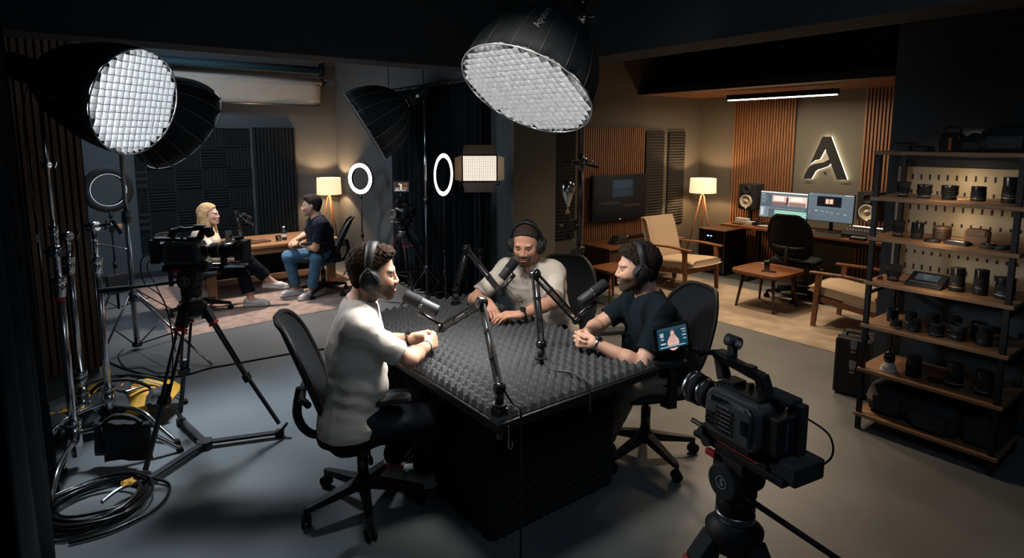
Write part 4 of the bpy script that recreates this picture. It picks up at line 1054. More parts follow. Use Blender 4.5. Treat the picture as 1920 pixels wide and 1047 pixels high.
# ------------------------------------------------------------------ softboxes
def soft_box(label, c, n, Rr, depth, mesh_on=True, glow='diffuser', ribs=16, logo=None, nameplate=1., head_len=.26, grid_n=20, edge='softbox_edge', spin=0., group='round softboxes'):
    c, n = V(c), V(n).normalized(); apex = c - n * depth
    t = thing('softbox', label, 'softbox', tuple(apex), 0, group)
    F = frame(apex, c)
    def prof(s): return Rr * max(.17, (1 - (1 - s) ** 2.0) ** .5)
    st = [0, .02, .06, .12, .2, .3, .42, .55, .7, .85, 1]
    b = MB(F); vs, fs = [], []; K = ribs * 4
    for s in st:
        for k in range(K):
            a = 2 * PI * k / K; q = (k % 4) / 4; sc = 1 - .030 * math.sin(PI * q) * s
            vs.append((prof(s) * sc * math.cos(a), prof(s) * sc * math.sin(a), s * depth - (.022 * math.sin(PI * q) if s == 1 else 0)))
    for j in range(len(st) - 1):
        for k in range(K): fs.append((j * K + k, j * K + (k + 1) % K, (j + 1) * K + (k + 1) % K, (j + 1) * K + k))
    b.add(vs, fs, True); o = b.build('shell', 'softbox', t, world=True)
    s_ = o.modifiers.new('thick', 'SOLIDIFY'); s_.thickness = .004; s_.offset = 1
    for k in range(ribs):
        a = 2 * PI * k / ribs; m = MB(F); m.tube([((prof(s) + .0035) * math.cos(a), (prof(s) + .0035) * math.sin(a), s * depth) for s in st], .0032, 5); m.build('rib', edge, t, world=True)
    m = MB(F); m.torus((0, 0, depth), (0, 0, 1), Rr + .002, .004, ribs * 3, 6); m.build('rim', 'softbox_edge' if not mesh_on else 'silver_print', t, world=True)
    zd = depth - .062
    m = MB(F); m.lathe([(0.0001, zd), (Rr * .965, zd)], 48); m.build('diffuser', glow, t, world=True)
    if mesh_on:
        m = MB(F @ MX.Rotation(spin, 4, 'Z')); h = 2 * Rr / grid_n; vs = []
        for ax in (0, 1):
            for i in range(1, grid_n):
                x = -Rr + i * h; L = math.sqrt(max(0, (Rr * .985) ** 2 - x * x))
                if L < .03: continue
                N = 24; vs, fs = [], []
                for k in range(N + 1):
                    y = -L + 2 * L * k / N; w = .0013 * math.sin(y / h * PI + i * PI)
                    for (dx, z) in ((-.0012, zd + .003), (.0012, zd + .003), (.0012 + w * .4, depth + .006), (-.0012 + w * .4, depth + .006)):
                        vs.append((x + w + dx, y, z) if ax == 0 else (y, x + w + dx, z))
                for k in range(N):
                    for q in range(4): fs.append((4 * k + q, 4 * k + (q + 1) % 4, 4 * k + 4 + (q + 1) % 4, 4 * k + 4 + q))
                m.add(vs, fs, False)
        m.build('honeycomb_grid', 'grid_cloth', t, world=True)
    m = MB(F); m.cyl((0, 0, -.015), (0, 0, .02), Rr * .2, n=28); m.build('speed_ring', 'steel', t, world=True)
    m = MB(F); m.box((0, 0, -.015 - head_len / 2), (.13, .13, head_len)); h_ = m.build('light_head', 'black', t, world=True, bevel=.012)
    m = MB(F); m.box((0, .0, -.02 - head_len * .4), (.175, .03, .03)); m.box((.08, 0, -.02 - head_len * .4 - .05), (.012, .03, .13)); m.box((-.08, 0, -.02 - head_len * .4 - .05), (.012, .03, .13)); m.build('yoke', 'dark_steel', t, world=True, bevel=.003)
    m = MB(F); m.cyl((.086, 0, -.02 - head_len * .4), (.115, 0, -.02 - head_len * .4), .018); m.build('tilt_knob', 'chrome', t, world=True)
    m = MB(F); m.box((.066, .03, -.06), (.002, .014, .01)); m.build('status_light', 'red', t, world=True)
    if logo:
        Fi = F.inverted(); dl = Fi @ V(logo[0]); s0 = logo[1]; a = math.atan2(dl.y, dl.x)   # logo[0]: a world point the print faces
        a = (round(a / (2 * PI / ribs) - .5) + .5) * 2 * PI / ribs
        o = text('lettering', 'Aputure', logo[2], 'silver_print', t, MX.Identity(4), 0., spacing=1.05)
        L = [0]; ss = [k / 100 for k in range(101)]
        for k in range(100): L.append(L[-1] + math.hypot((prof(ss[k + 1]) - prof(ss[k])), depth * .01))
        l0 = float(np.interp(s0, ss, L)); rel = MX.Translation(-apex)
        for v in o.data.vertices:
            s1 = float(np.interp(l0 + v.co.x * logo[3], L, ss)); s2 = s1 + .01
            tn = V((prof(s2) - prof(s1), .01 * depth, 0)).normalized(); r_ = prof(s1) * (1 - .012 * s1) + tn.y * .0065; z_ = s1 * depth - tn.x * .0065
            w_ = -v.co.y * logo[3]
            v.co = rel @ (F @ V((r_ * math.cos(a) - w_ * math.sin(a), r_ * math.sin(a) + w_ * math.cos(a), z_)))
    return t, F, apex
vd = V((.62, .78, .08))
sb_top, F_top, ap_top = soft_box('large lit round softbox hanging over the podcast table', (2.003, 2.509, 2.105), (-.554, -.107, -.817), .365, .50, glow='diffuser_top', logo=((1.75, 2.25, 2.5), .52, .054, -1), grid_n=19, edge='softbox_dark', spin=R(0))
sb_l, F_l, ap_l = soft_box('lit round softbox on the chrome stand at the upper left', (.371, 3.806, 2.05), (.645, -.725, -.266), .285, .60, logo=((.02, 3.65, 1.98), .50, .05, 1), grid_n=15, edge='softbox_dark')
sb_m, F_m, ap_m = soft_box('black softbox seen from the side in front of the curtain, facing left', (2.667, 6.104, 1.985), (-.79, .33, -.505), .40, .52, glow='diffuser_dim', grid_n=20)
sb_b, F_b, ap_b = soft_box('black umbrella softbox turned away, behind the lit left softbox', (.93, 6.16, 1.96), (.73, .373, -.574), .44, .46, mesh_on=False, glow='diffuser_dim')

# ------------------------------------------------------------------ stands
def c_stand(label, base, top, legs, m='chrome', hub=.16, r=.0175, tiers=((0, 1.),), group=None, knobs=(), lean=(0, 0), leg_r=.0125, drop=.14):
    """legs: (angle, length); tiers: (z, radius factor)"""
    t = thing('light_stand', label, 'light stand', (base[0], base[1], 0), 0, group)
    H_ = top
    def ax(z): return (lean[0] * z, lean[1] * z, z)
    for i, (a, L) in enumerate(legs):
        c, s = math.cos(a), math.sin(a); h0 = hub + .02 * i
        pts = spline([(0, 0, h0), (c * L * .3, s * L * .3, h0 + .01), (c * L * .55, s * L * .55, h0 - .005), (c * L * .72, s * L * .72, h0 - drop * .45), (c * L, s * L, .014)], 5)
        g = MB().tube(pts, leg_r, 10); lg = g.build('leg', m, t)
        MB().cyl((c * L * 1.0, s * L * 1.0, .0), (c * L * .985, s * L * .985, .03), leg_r * 1.35, n=10).build('foot_cap', 'rubber', lg)
    MB().cyl((0, 0, hub - .05), (0, 0, hub + .10), r * 1.75, n=20).cyl((0, 0, hub + .10), (0, 0, hub + .115), r * 2.0, n=20).build('hub', m, t)
    zs = [z for z, _ in tiers] + [H_]
    for i, (z0, k) in enumerate(tiers):
        a, b = ax(max(z0, hub * .4)), ax(zs[i + 1])
        MB().cyl(a, b, r * k, n=18).build('riser', m, t)
        if i:
            g = MB().cyl(ax(z0 - .10), ax(z0), r * k * 1.75, n=18).cyl(ax(z0 - .03), ax(z0 + .01), r * k * 2.1, n=18); g.build('collar', m, t)
            p = V(ax(z0 - .05)); k2 = MB(); q = i * 1.3 + .4; dx, dy = math.cos(q), math.sin(q)
            k2.cyl(tuple(p), tuple(p + V((dx, dy, 0)) * .075), .0045, n=8); k2.bar(tuple(p + V((dx * .075, dy * .075, -.024))), tuple(p + V((dx * .075, dy * .075, .024))), .012, .008, (1, 0, 0)); k2.build('t_handle', m, t, bevel=.002)
    return t
def grip_head(parent, p, d, m='chrome', s=1.):
    p, d = V(p), V(d).normalized(); u = V((0, 0, 1)); sd = d.cross(u).normalized()
    g = MB(); g.cyl(tuple(p - d * .03 * s), tuple(p + d * .03 * s), .032 * s, n=22).cyl(tuple(p - d * .045 * s), tuple(p - d * .03 * s), .026 * s, n=22).cyl(tuple(p - u * .05 * s), tuple(p - u * .0), .017 * s, n=14)
    o = g.build('grip_head', m, parent, world=True)
    k = MB(); k.cyl(tuple(p + d * .03 * s), tuple(p + d * .085 * s), .005 * s, n=8); e = p + d * .09 * s
    k.bar(tuple(e - u * .032 * s + sd * .008), tuple(e + u * .032 * s - sd * .008), .014 * s, .010 * s, tuple(d)); k.build('t_handle', m, o, world=True, bevel=.002)
    return o
rgt = V((.795, -.606, 0)); fwd_ = V((.606, .795, 0))
def ang(px, py): return math.atan2(py, px)
# front chrome combo stand that carries the lit softbox
B1 = V((-.037, 4.05, 0))
def leg_to(base, tx, ty): d = V((tx, ty, 0)) - V(base); return (math.atan2(d.y, d.x), d.length)
s1 = c_stand('tall front chrome stand with red tape carrying the lit left softbox', B1, 2.10, [leg_to(B1, -.19, 3.42), leg_to(B1, -.14, 4.42), leg_to(B1, .46, 3.88)], r=.021, tiers=((0, 1.), (1.10, .78), (1.38, .50)), leg_r=.014)
grip_head(s1, (-.037, 4.05, 1.25), (.8, -.55, 0)); grip_head(s1, (-.037, 4.05, 1.25), (-.8, .55, 0), s=.7); grip_head(s1, (-.037, 4.05, 1.72), (.8, -.55, 0), s=.5)
MB().cyl((0, 0, .97), (0, 0, .995), .0225).build('red_tape', 'red', s1, label='ring of red tape')
m = MB(); m.tube([(-.037, 4.05, 2.08), (-.02, 4.12, 2.18), tuple(ap_l - F_l.to_3x3() @ V((0, 0, .12)))], .012); m.build('spigot', 'chrome', s1, world=True)
B2 = V((.02, 4.50, 0))
s2 = c_stand('second chrome stand close behind the red taped one', B2, 1.28, [leg_to(B2, -.25, 4.95), leg_to(B2, .40, 4.85), leg_to(B2, -.10, 4.00)], r=.018, tiers=((0, 1.), (.40, .98), (1.14, .8)))
grip_head(s2, (.02, 4.50, 1.27), (.7, -.6, .1), s=.8)
B3 = V((.155, 4.48, 0))
s3 = c_stand('short chrome stand with a swivel grip head beside the slat wall', B3, 1.30, [leg_to(B3, .46, 3.98), leg_to(B3, -.30, 4.20), leg_to(B3, .60, 4.60)], r=.020, tiers=((0, 1.), (1.12, .80)))
grip_head(s3, (.155, 4.48, 1.32), (.8, -.6, .1), s=.9)
m = MB(); m.cyl((.155, 4.48, 1.32), (.25, 4.41, 1.335), .010); m.bar((.25, 4.40, 1.36), (.29, 4.36, 1.27), .022, .012, (0, 1, 0)); m.bar((.17, 4.47, 1.21), (.31, 4.36, 1.18), .018, .006); m.build('jaw_clamp', 'chrome', s3, world=True, bevel=.003)
# black roller stand carrying the dark umbrella softbox
B4 = V((.45, 6.09, 0))
t = thing('light_stand', 'tall grey pole stand with thin splayed legs carrying the dark umbrella softbox', 'light stand', tuple(B4), 0)
MB().cyl((0, 0, .03), (0, 0, 1.20), .022).build('riser', 'steel', t); MB().cyl((0, 0, 1.2), (0, 0, 2.28), .016).build('riser', 'steel', t)
for z_, h_, r_ in ((1.14, .10, .036), (.44, .08, .034), (.03, .03, .04)): MB().cyl((0, 0, z_), (0, 0, z_ + h_), r_).build('collar', 'dark_steel', t)
for (a, L) in ((R(-150), .33), (R(-62), .95), (R(20), .45)):
    c, s = math.cos(a), math.sin(a); lg = MB().cyl((c * .03, s * .03, .50), (c * L, s * L, .012), .010, n=10).build('leg', 'chrome' if L > .9 else 'steel', t); MB().cyl((c * .02, s * .02, .05), (c * L * .55, s * L * .55, .23), .006, n=8).build('brace', 'dark_steel', lg)
m = MB(); m.tube([(.45, 6.09, 2.26), tuple(ap_b - F_b.to_3x3() @ V((0, 0, .12)))], .014); m.build('spigot', 'dark_steel', t, world=True)

def slim_stand(t, z, spread=.36, m='black', r=.010, rot=0., hz=.42):
    for k in range(3):
        a = rot + k * 2 * PI / 3; c, s = math.cos(a), math.sin(a)
        lg = MB().bar((c * .02, s * .02, hz), (c * spread, s * spread, .012), .016, .010).build('leg', m, t); MB().cyl((c * .02, s * .02, hz * .35), (c * spread * .55, s * spread * .55, hz * .47), .005, n=6).build('brace', m, lg)
        MB().sph((c * spread, s * spread, .012), .012, 8).build('foot_cap', 'rubber', lg)
    MB().cyl((0, 0, hz * .3), (0, 0, z * .55), r * 1.25, n=12).build('riser', m, t); MB().cyl((0, 0, z * .55), (0, 0, z), r * .85, n=12).build('riser', m, t)
    MB().cyl((0, 0, hz - .03), (0, 0, hz + .05), r * 2.3, n=14).build('collar', m, t); MB().cyl((0, 0, z * .55 - .05), (0, 0, z * .55 + .01), r * 2., n=14).build('collar', m, t)
def ring_light(label, base, z, nrm, Ro=.225, Ri=.155, glow='ring_glow', spread=.34, thick=.02, rot=0., band=1.):
    t = thing('ring_light', label, 'ring light', (base[0], base[1], 0), 0, 'ring lights on stands')
    slim_stand(t, z - Ro - .02, spread, rot=rot)
    n = V(nrm).normalized(); o = V((0, 0, z)); F = frame(o, o + n)
    MB(F).lathe([(Ri, -thick), (Ro, -thick), (Ro + .003, -thick * .5), (Ro + .003, .004), (Ro, .008), (Ri, .008), (Ri - .003, 0), (Ri, -thick)], 56).build('housing', 'black', t)
    w = (Ro - Ri) * (1 - band) ; MB(F).lathe([(Ri + .004, .009), (Ri + .004, .012), (Ro - .004 - w, .012), (Ro - .004 - w, .009)], 56).build('glow_ring', glow, t)
    MB().cyl((0, 0, z - Ro - .06), (0, 0, z - Ro + .01), .014).sph((0, 0, z - Ro - .04), .02, 10).build('ball_joint', 'black', t)
    return t
ring_light('glowing ring light right of the seated man, turned towards the desk', (3.16, 7.42), 1.34, (-.91, -.42, .02), Ro=.205, Ri=.145)
ring_light('glowing narrow ring light in front of the black curtain', (3.22, 5.40), 1.485, (-.97, .08, .05), Ro=.225, Ri=.175, spread=.3)
t = ring_light('dark ring light with a thin glowing inner edge behind the left stands', (.40, 7.187), 1.35, (.25, -.96, 0), Ro=.225, Ri=.155, glow='ring_dim', band=.13, spread=.5, thick=.05)
MB().box((.055, -.02, .98), (.06, .03, .045)).build('power_pack', 'kraft', t, bevel=.004); MB().box((0, 0, .98), (.05, .04, .12)).build('bracket', 'black', t, bevel=.006)
MB().bar((-.09, -.09, .40), (.09, -.02, .40), .05, .20, (0, 0, 1)).build('battery_box', 'black_matte', t, bevel=.01)

# LED panel with barn doors
t = thing('led_panel', 'square LED panel light with four barn doors on a black stand', 'panel light', (3.20, 4.86, 0))
t.location = (3.25, 4.78, 0); WM[t.name] = MX.Translation(t.location)
slim_stand(t, 1.42, .26, r=.012, rot=.4)
F = MX.Translation((0, 0, 1.575)) @ ry((.82, -.57, 0), (-.57, -.82, .0))
MB(F).box((0, 0, -.03), (.345, .265, .05)).build('housing', 'black', t, bevel=.005)
MB(F).box((0, 0, -.003), (.325, .245, .004)).build('reflector', 'kraft', t)
m = MB(F)
for i in range(18):
    for j in range(14): m.box((-.152 + i * .0179, -.112 + j * .0172, .001), (.0135, .0130, .006))
m.build('led_array', 'led', t)
MB(F).add([(-.165, .135, 0), (.165, .135, 0), (.145, .225, .07), (-.145, .225, .07)], [(0, 1, 2, 3)]).build('barn_door', 'brown_leather', t); MB(F).add([(-.165, -.135, 0), (.165, -.135, 0), (.145, -.225, .07), (-.145, -.225, .07)], [(3, 2, 1, 0)]).build('barn_door', 'brown_leather', t)
MB(F).add([(.175, -.125, 0), (.175, .125, 0), (.235, .105, .08), (.235, -.105, .08)], [(0, 1, 2, 3)]).build('barn_door', 'kraft', t); MB(F).add([(-.175, -.125, 0), (-.175, .125, 0), (-.235, .105, .08), (-.235, -.105, .08)], [(3, 2, 1, 0)]).build('barn_door', 'kraft', t)
for o in t.children:
    if o.name.startswith('barn'): s_ = o.modifiers.new('thick', 'SOLIDIFY'); s_.thickness = .002
m = MB(F); m.tube([(-.19, 0, -.03), (-.19, -.16, -.03), (0, -.18, -.03), (.19, -.16, -.03), (.19, 0, -.03)], .008); m.build('yoke', 'black', t)
MB().tube(spline([(.06, .02, 1.45), (.10, .03, 1.2), (.075, .03, .8), (.05, .02, .45), (.08, .0, .02), (.3, .1, .01)]), .004, 6).build('cable', 'black', t)

# middle stand with the side-on softbox
B5 = V((3.18, 5.72, 0))
t = thing('light_stand', 'slim silver pole stand behind the middle camera carrying the side-on softbox', 'light stand', tuple(B5), 0)
slim_stand(t, 2.2, .40, 'dark_steel', .013, rot=1.1); MB().cyl((0, 0, .9), (0, 0, 2.24), .0135).build('riser', 'chrome', t)
m = MB(); m.tube([(3.18, 5.72, 2.22), (3.2, 5.8, 2.31), tuple(ap_m - F_m.to_3x3() @ V((0, 0, .12)))], .013); m.build('spigot', 'dark_steel', t, world=True)

# boom stand that carries the overhead softbox
B6 = V((3.08, 3.20, 0))
s6 = c_stand('tall black chrome stand behind the men, booming the overhead softbox', B6, 2.86, [(R(60), .36), (R(-62), .30), (R(178), .30)], m='dark_steel', r=.017, tiers=((0, 1.), (1.05, .9), (1.72, .7)), leg_r=.011)
m = MB(); m.cyl((3.28, 3.36, 2.86), (2.32, 2.62, 2.78), .016); m.build('boom_arm', 'dark_steel', s6, world=True)
m = MB(); m.tube([(2.34, 2.63, 2.78), (2.33, 2.58, 2.74), tuple(ap_top - F_top.to_3x3() @ V((0, 0, .10)))], .013); m.build('spigot', 'dark_steel', s6, world=True)
grip_head(s6, (3.08, 3.20, 2.72), (.7, -.6, 0), m='chrome', s=.9); MB().box((0, .0, .86), (.05, .05, .03)).build('white_clip', 'white_plastic', s6, bevel=.004)
# second stand in the lounge entrance with clamps and the teardrop reflector
B7 = V((3.86, 4.02, 0))
s7 = c_stand('slim steel stand with crossed clamps and a teardrop reflector by the lounge', B7, 2.30, [(R(80), .30), (R(-45), .42), (R(200), .30)], m='steel', r=.013, tiers=((0, 1.), (.95, .8)), leg_r=.009)
grip_head(s7, (3.86, 4.02, 1.62), (-.7, .6, 0), m='chrome', s=.8); grip_head(s7, (3.88, 3.99, 1.66), (.8, -.6, -.1), m='dark_steel', s=1.0)
m = MB(); m.bar((3.74, 4.11, 1.66), (3.99, 3.92, 1.60), .04, .025); m.build('clamp_arm', 'black', s7, world=True, bevel=.005)
t = thing('teardrop_reflector', 'silver teardrop shaped reflector hanging on the slim steel stand', 'reflector', (3.77, 4.09, 1.22))
c_ = (3.77, 4.09)
m = MB(); m.lathe([(.0, 0), (.012, .005), (.030, .06), (.056, .13), (.065, .18), (.058, .225), (.035, .252), (.0, .262)], 24); m.build('shell', 'chrome', t)
MB().lathe([(.018, -.06), (.02, -.04), (.006, -.01), (.004, .005)], 14).build('knob', 'gold_ring', t)
m = MB(); m.box((.03, -.02, -.16), (.10, .06, .10)).cyl((.0, 0, -.2), (.0, 0, -.07), .02).box((-.0, .0, -.27), (.04, .04, .05)); m.build('clamp', 'black', t, bevel=.005)
m = MB(); m.cyl((.01, -.01, -.16), (.10, -.07, -.16), .008).cyl((-.03, .02, -.16), (-.06, .04, -.16), .012); m.build('clamp_screw', 'chrome', t)

# ------------------------------------------------------------------ tripods
def s_logo(parent, p, n, r, world=True):
    F = frame(p, V(p) + V(n)); g = MB(F); g.lathe([(r, 0), (r, .0012), (r * .88, .0012), (r * .88, 0)], 32); g.build('logo_ring', 'silver_print', parent, world=world)
    x = V(n).cross(V((0, 0, 1))) * -1; x = x.normalized(); y = V(n).normalized().cross(x)
    Mt = MX((x, y, V(n).normalized())).transposed().to_4x4(); Mt.translation = V(p)
    text('lettering', 'S', r * 1.5, 'silver_print', parent, Mt, .0008, world=world)
def tripod(label, base, zb, feet, pan, spreader=True, arm=None, group='video tripods', logo_r=.028, head_yaw=0., knee=.5, ground=True):
    """feet: local xy; zb bowl height; arm: pan handle end (local xyz)"""
    t = thing('video_tripod', label, 'tripod', (base[0], base[1], 0), 0, group)
    for (fx_, fy_) in feet:
        f = V((fx_, fy_, .04)); L = f.length; u = V((fx_, fy_, 0)).normalized(); tn = V((-u.y, u.x, 0)); top = V((0, 0, zb - .06)) + u * .075
        mid = top.lerp(f, knee); g = MB()
        for s in (-1, 1): g.cyl(tuple(top + tn * s * .022), tuple(mid + tn * s * .020), .0085, n=10)
        g.bar(tuple(mid - (f - top).normalized() * .03), tuple(mid + (f - top).normalized() * .015), .062, .03, tuple(u))
        lg = g.build('leg', 'black', t)
        m2 = MB().bar(tuple(top.lerp(f, knee * .8)), tuple(f + V((0, 0, .05))), .022, .018, tuple(u)); m2.build('lower_tube', 'graphite', lg)
        MB().bar(tuple(top - (f - top).normalized() * .02), tuple(top + (f - top).normalized() * .075), .066, .036, tuple(u)).build('clamp', 'black_matte', lg, bevel=.005)
        MB().bar(tuple(top + (f - top).normalized() * .078), tuple(top + (f - top).normalized() * .095), .068, .038, tuple(u)).build('red_collar', 'red', lg, bevel=.002)
        MB().box((f.x, f.y, .025), (.05, .05, .045), math.atan2(u.y, u.x)).bar((f.x, f.y, .03), tuple(f + u * .05 + V((0, 0, .05))), .03, .016).build('foot', 'rubber', lg, bevel=.008)
    if spreader:
        cx, cy = sum(f[0] for f in feet) / 3, sum(f[1] for f in feet) / 3; g = MB(); g.cyl((cx, cy, .02), (cx, cy, .045), .05, n=6)
        for (fx_, fy_) in feet: g.bar((cx, cy, .032), (fx_ * 1.02, fy_ * 1.02, .032), .042, .016)
        g.build('ground_spreader', 'black_matte', t, bevel=.003)
    MB().lathe([(.03, zb - .10), (.075, zb - .07), (.082, zb - .02), (.06, zb), (.055, zb + .01)], 28, cap=True).build('bowl', 'black', t)
    MB().lathe([(.052, zb + .005), (.056, zb + .012), (.056, zb + .03), (.052, zb + .034)], 28, cap=True).build('bowl_ring', 'steel', t)
    MB().lathe([(.048, zb + .03), (.055, zb + .045), (.055, zb + .075), (.05, zb + .085)], 28, cap=True).build('pan_base', 'black', t)
    h = MB(MX.Rotation(head_yaw, 4, 'Z')); zc = zb + .135
    h.cyl((-.062, 0, zc), (.062, 0, zc), .052, n=30).box((0, 0, zc + .035), (.085, .11, .07)); h.box((0, 0, zb + .09), (.09, .08, .03)); hd = h.build('fluid_head', 'black_matte', t, bevel=.006)
    q = MX.Rotation(head_yaw, 3, 'Z')
    for s in (-1, 1): s_logo(t, tuple(q @ V((s * .0625, 0, zc)) + V((base[0], base[1], 0))), tuple(q @ V((s, 0, 0))), logo_r)
    h = MB(MX.Rotation(head_yaw, 4, 'Z')); h.box((0, .02, zc + .08), (.075, .24, .018)).box((0, .02, zc + .094), (.06, .20, .012)); h.build('sliding_plate', 'black', t, bevel=.003)
    h = MB(MX.Rotation(head_yaw, 4, 'Z')); h.box((-.048, .055, zc + .06), (.016, .035, .018)); h.build('red_lever', 'red', t, bevel=.003)
    if arm:
        a = q @ V((pan * .055, 0, zc)); e = V(arm); g = MB(); g.cyl(tuple(a), tuple(e), .0085, n=12); pa = g.build('pan_handle', 'black', t)
        d = (e - a).normalized(); MB().cyl(tuple(e - d * .16), tuple(e), .0155, n=14).build('grip', 'rubber', pa)
    return t
def off(pts, b): return [(x - b[0], y - b[1]) for x, y in pts]
TB1 = (.58, 3.90)
tp1 = tripod('black tripod with red collars and ground spreader under the left cinema camera', TB1, .90, off([(.253, 3.585), (.985, 3.70), (.52, 4.25)], TB1), -1, arm=(-.44, .16, 1.00), head_yaw=R(52.7), knee=.55)

# ------------------------------------------------------------------ cameras
def lens_stack(t, M, prof_list):
    """prof_list: (name, material, profile) along local z of M"""
    for nm, m, prof in prof_list: MB(M).lathe(prof, 32).build(nm, m, t, world=False)
def cine_cam(label, loc, yaw, lens, matte=False, rods=True, ev='side', mon=None, dress='front', base=0., pitch=0.):
    """lens along local +y, camera left side at local -x, origin under the base plate"""
    t = thing('video_camera', label, 'video camera', loc, yaw, 'cinema video cameras')
    z0 = base
    P = lambda *a, **k: None
    g = MB(); poly = [(-.115, .005), (-.125, .02), (-.12, .118), (-.105, .135), (.055, .135), (.075, .122), (.085, .095), (.085, .02), (.075, .0), (-.10, .0)]
    # side profile in (y,z), extruded over x
    X = MX(((0, 0, 1, 0), (1, 0, 0, 0), (0, 1, 0, z0), (0, 0, 0, 1)))
    g.prism(poly, -.062, .058, X); g.build('body', 'grey_body', t, bevel=.008, seg=3)
    g = MB(); g.prism([(-.100, .012), (-.105, .108), (-.085, .122), (.03, .122), (.068, .098), (.068, .02)], -.072, -.060, X); side = g.build('side_panel', 'grey_body', t, bevel=.005)
    for s in (-1, 1): pass
    xs = -.0735
    g = MB()
    for r_, c_ in [(i, j) for i in range(6) for j in range(4)]: g.box((xs, -.035 + c_ * .018, z0 + .026 + r_ * .0125), (.004, .012, .0065))
    for j in range(3):
        for i in range(3): g.cyl((xs, .040 + j * .010, z0 + .035 + i * .014), (xs - .004, .040 + j * .010, z0 + .035 + i * .014), .0045, n=10)
    g.build('buttons', 'black', side)
    g = MB()
    for r_ in range(6): g.box((xs - .0005, -.012 + .004 * (r_ % 3), z0 + .034 + r_ * .0125), (.001, .05 - .01 * (r_ % 2), .0015))
    g.build('button_markings', 'silver_print', side)
    g = MB(); g.cyl((xs, .035, z0 + .112), (xs - .006, .035, z0 + .112), .008, n=18).cyl((xs, .010, z0 + .115), (xs - .005, .010, z0 + .115), .007, n=18); g.box((xs, -.012, z0 + .117), (.005, .014, .006)); g.build('dials', 'black_gloss', side)
    g = MB(); g.box((xs, -.083, z0 + .066), (.004, .022, .040)); g.cyl((xs - .002, -.083, z0 + .075), (xs - .005, -.083, z0 + .075), .006, n=14).cyl((xs - .002, -.083, z0 + .057), (xs - .005, -.083, z0 + .057), .006, n=14); g.build('audio_inputs', 'black_gloss', side)
    Mt = MX(((0, 0, -1, xs + .0005), (-1, 0, 0, -.062), (0, 1, 0, z0 + .113), (0, 0, 0, 1))); text('lettering', 'SONY', .017, 'silver_print', side, Mt, .0006)
    # right side details
    g = MB(); g.box((.059, -.02, z0 + .066), (.012, .14, .10)); rs = g.build('side_panel', 'graphite', t, bevel=.006)
    g = MB(); g.cyl((.064, .055, z0 + .03), (.070, .055, z0 + .03), .018, n=24); 
    for i in range(3): g.box((.066, -.085, z0 + .05 + .016 * i), (.003, .018, .004))
    g.box((.066, .055, z0 + .075), (.003, .014, .012)); g.build('dials', 'steel', rs)
    g = MB(); g.box((0, -.15, z0 + .065), (.085, .055, .105)); bt = g.build('battery', 'black', t, bevel=.006)
    g = MB(); g.box((-.01, -.179, z0 + .065), (.004, .003, .075)); g.build('light_strip', 'blue_edge', bt)
    g = MB(); g.box((.045, -.165, z0 + .075), (.035, .05, .14)); g.box((.03, -.12, z0 + .148), (.06, .10, .018)); g.build('accessory_plate', 'black_matte', t, bevel=.006)
    # top plate and carrying handle
    g = MB(); g.box((0, -.02, z0 + .139), (.075, .17, .010)).box((0, .03, z0 + .148), (.05, .05, .012)).cyl((.02, -.02, z0 + .145), (.02, -.02, z0 + .155), .008); g.build('top_plate', 'black', t, bevel=.002)
    h = MB(); h.bar((0, .070, z0 + .142), (0, .095, z0 + .205), .034, .036, (0, 1, 0), .030, .028).bar((0, .112, z0 + .208), (0, -.075, z0 + .192), .032, .024, (0, 0, 1), .034, .026).bar((0, -.070, z0 + .200), (0, -.097, z0 + .138), .034, .032, (0, 1, 0), .038, .038); hd = h.build('top_handle', 'black', t, bevel=.006)
    MB().box((0, .07, z0 + .220), (.03, .06, .006)).build('rail', 'graphite', hd); MB().box((.0, -.03, z0 + .211), (.024, .03, .005)).build('rail', 'graphite', hd)
    # microphone holder
    if not matte:
     h = MB(); h.box((.012, .055, z0 + .225), (.018, .026, .035)); F = frame((.016, .035, z0 + .255), (.016, .085, z0 + .257)); h.lathe([(.0155, 0), (.0185, 0), (.0185, .045), (.0155, .045), (.0155, 0)], 28, F); h.build('microphone_holder', 'graphite', t)
    # lens
    Ml = MX.Translation((0, .083, z0 + .072)) @ MX.Rotation(R(-90), 4, 'X')
    for nm, m, pr in lens: MB(Ml).lathe(pr, 36).build(nm, m, t)
    # rods, base
    for s in (-1, 1): MB().cyl((s * .03, -.08, z0 - .018), (s * .03, (.33 if matte else .17), z0 - .018), .0075, n=12).build('rod', 'chrome', t)
    g = MB(); g.box((0, -.0, z0 - .012), (.10, .17, .022)).box((0, -.02, z0 - .036), (.075, .24, .020)); bp = g.build('base_plate', 'black', t, bevel=.003)
    g = MB(); g.box((0, .10, z0 - .018), (.09, .03, .03)).cyl((-.05, .10, z0 - .018), (-.062, .10, z0 - .018), .012, n=14); g.build('rod_clamp', 'graphite', bp)
    g = MB(); g.box((.04, -.03, z0 - .030), (.004, .16, .003)); g.box((-.04, -.03, z0 - .030), (.004, .16, .003)); g.build('red_stripe', 'red', bp)
    if matte:
        g = MB(); g.prism([(-.065, -.055), (.065, -.055), (.065, .055), (-.065, .055)], .2, .255, Ml @ MX.Rotation(0, 4, 'Z')); g.build('matte_box', 'black_matte', t, bevel=.004)
        g = MB(); g.cyl((.055, .31, z0 + .115), (.07, .31, z0 + .125), .009).box((.02, .30, z0 + .145), (.05, .03, .02)); g.cyl((.0, .30, z0 + .145), (.0, .30, z0 + .175), .008).sph((.01, .30, z0 + .18), .012, 10).cyl((.03, .29, z0 + .15), (.06, .27, z0 + .165), .008); g.build('top_clamps', 'chrome', t)
        g = MB(); g.cyl((.066, .315, z0 + .05), (.069, .315, z0 + .05), .006); g.build('red_knob', 'red', t)
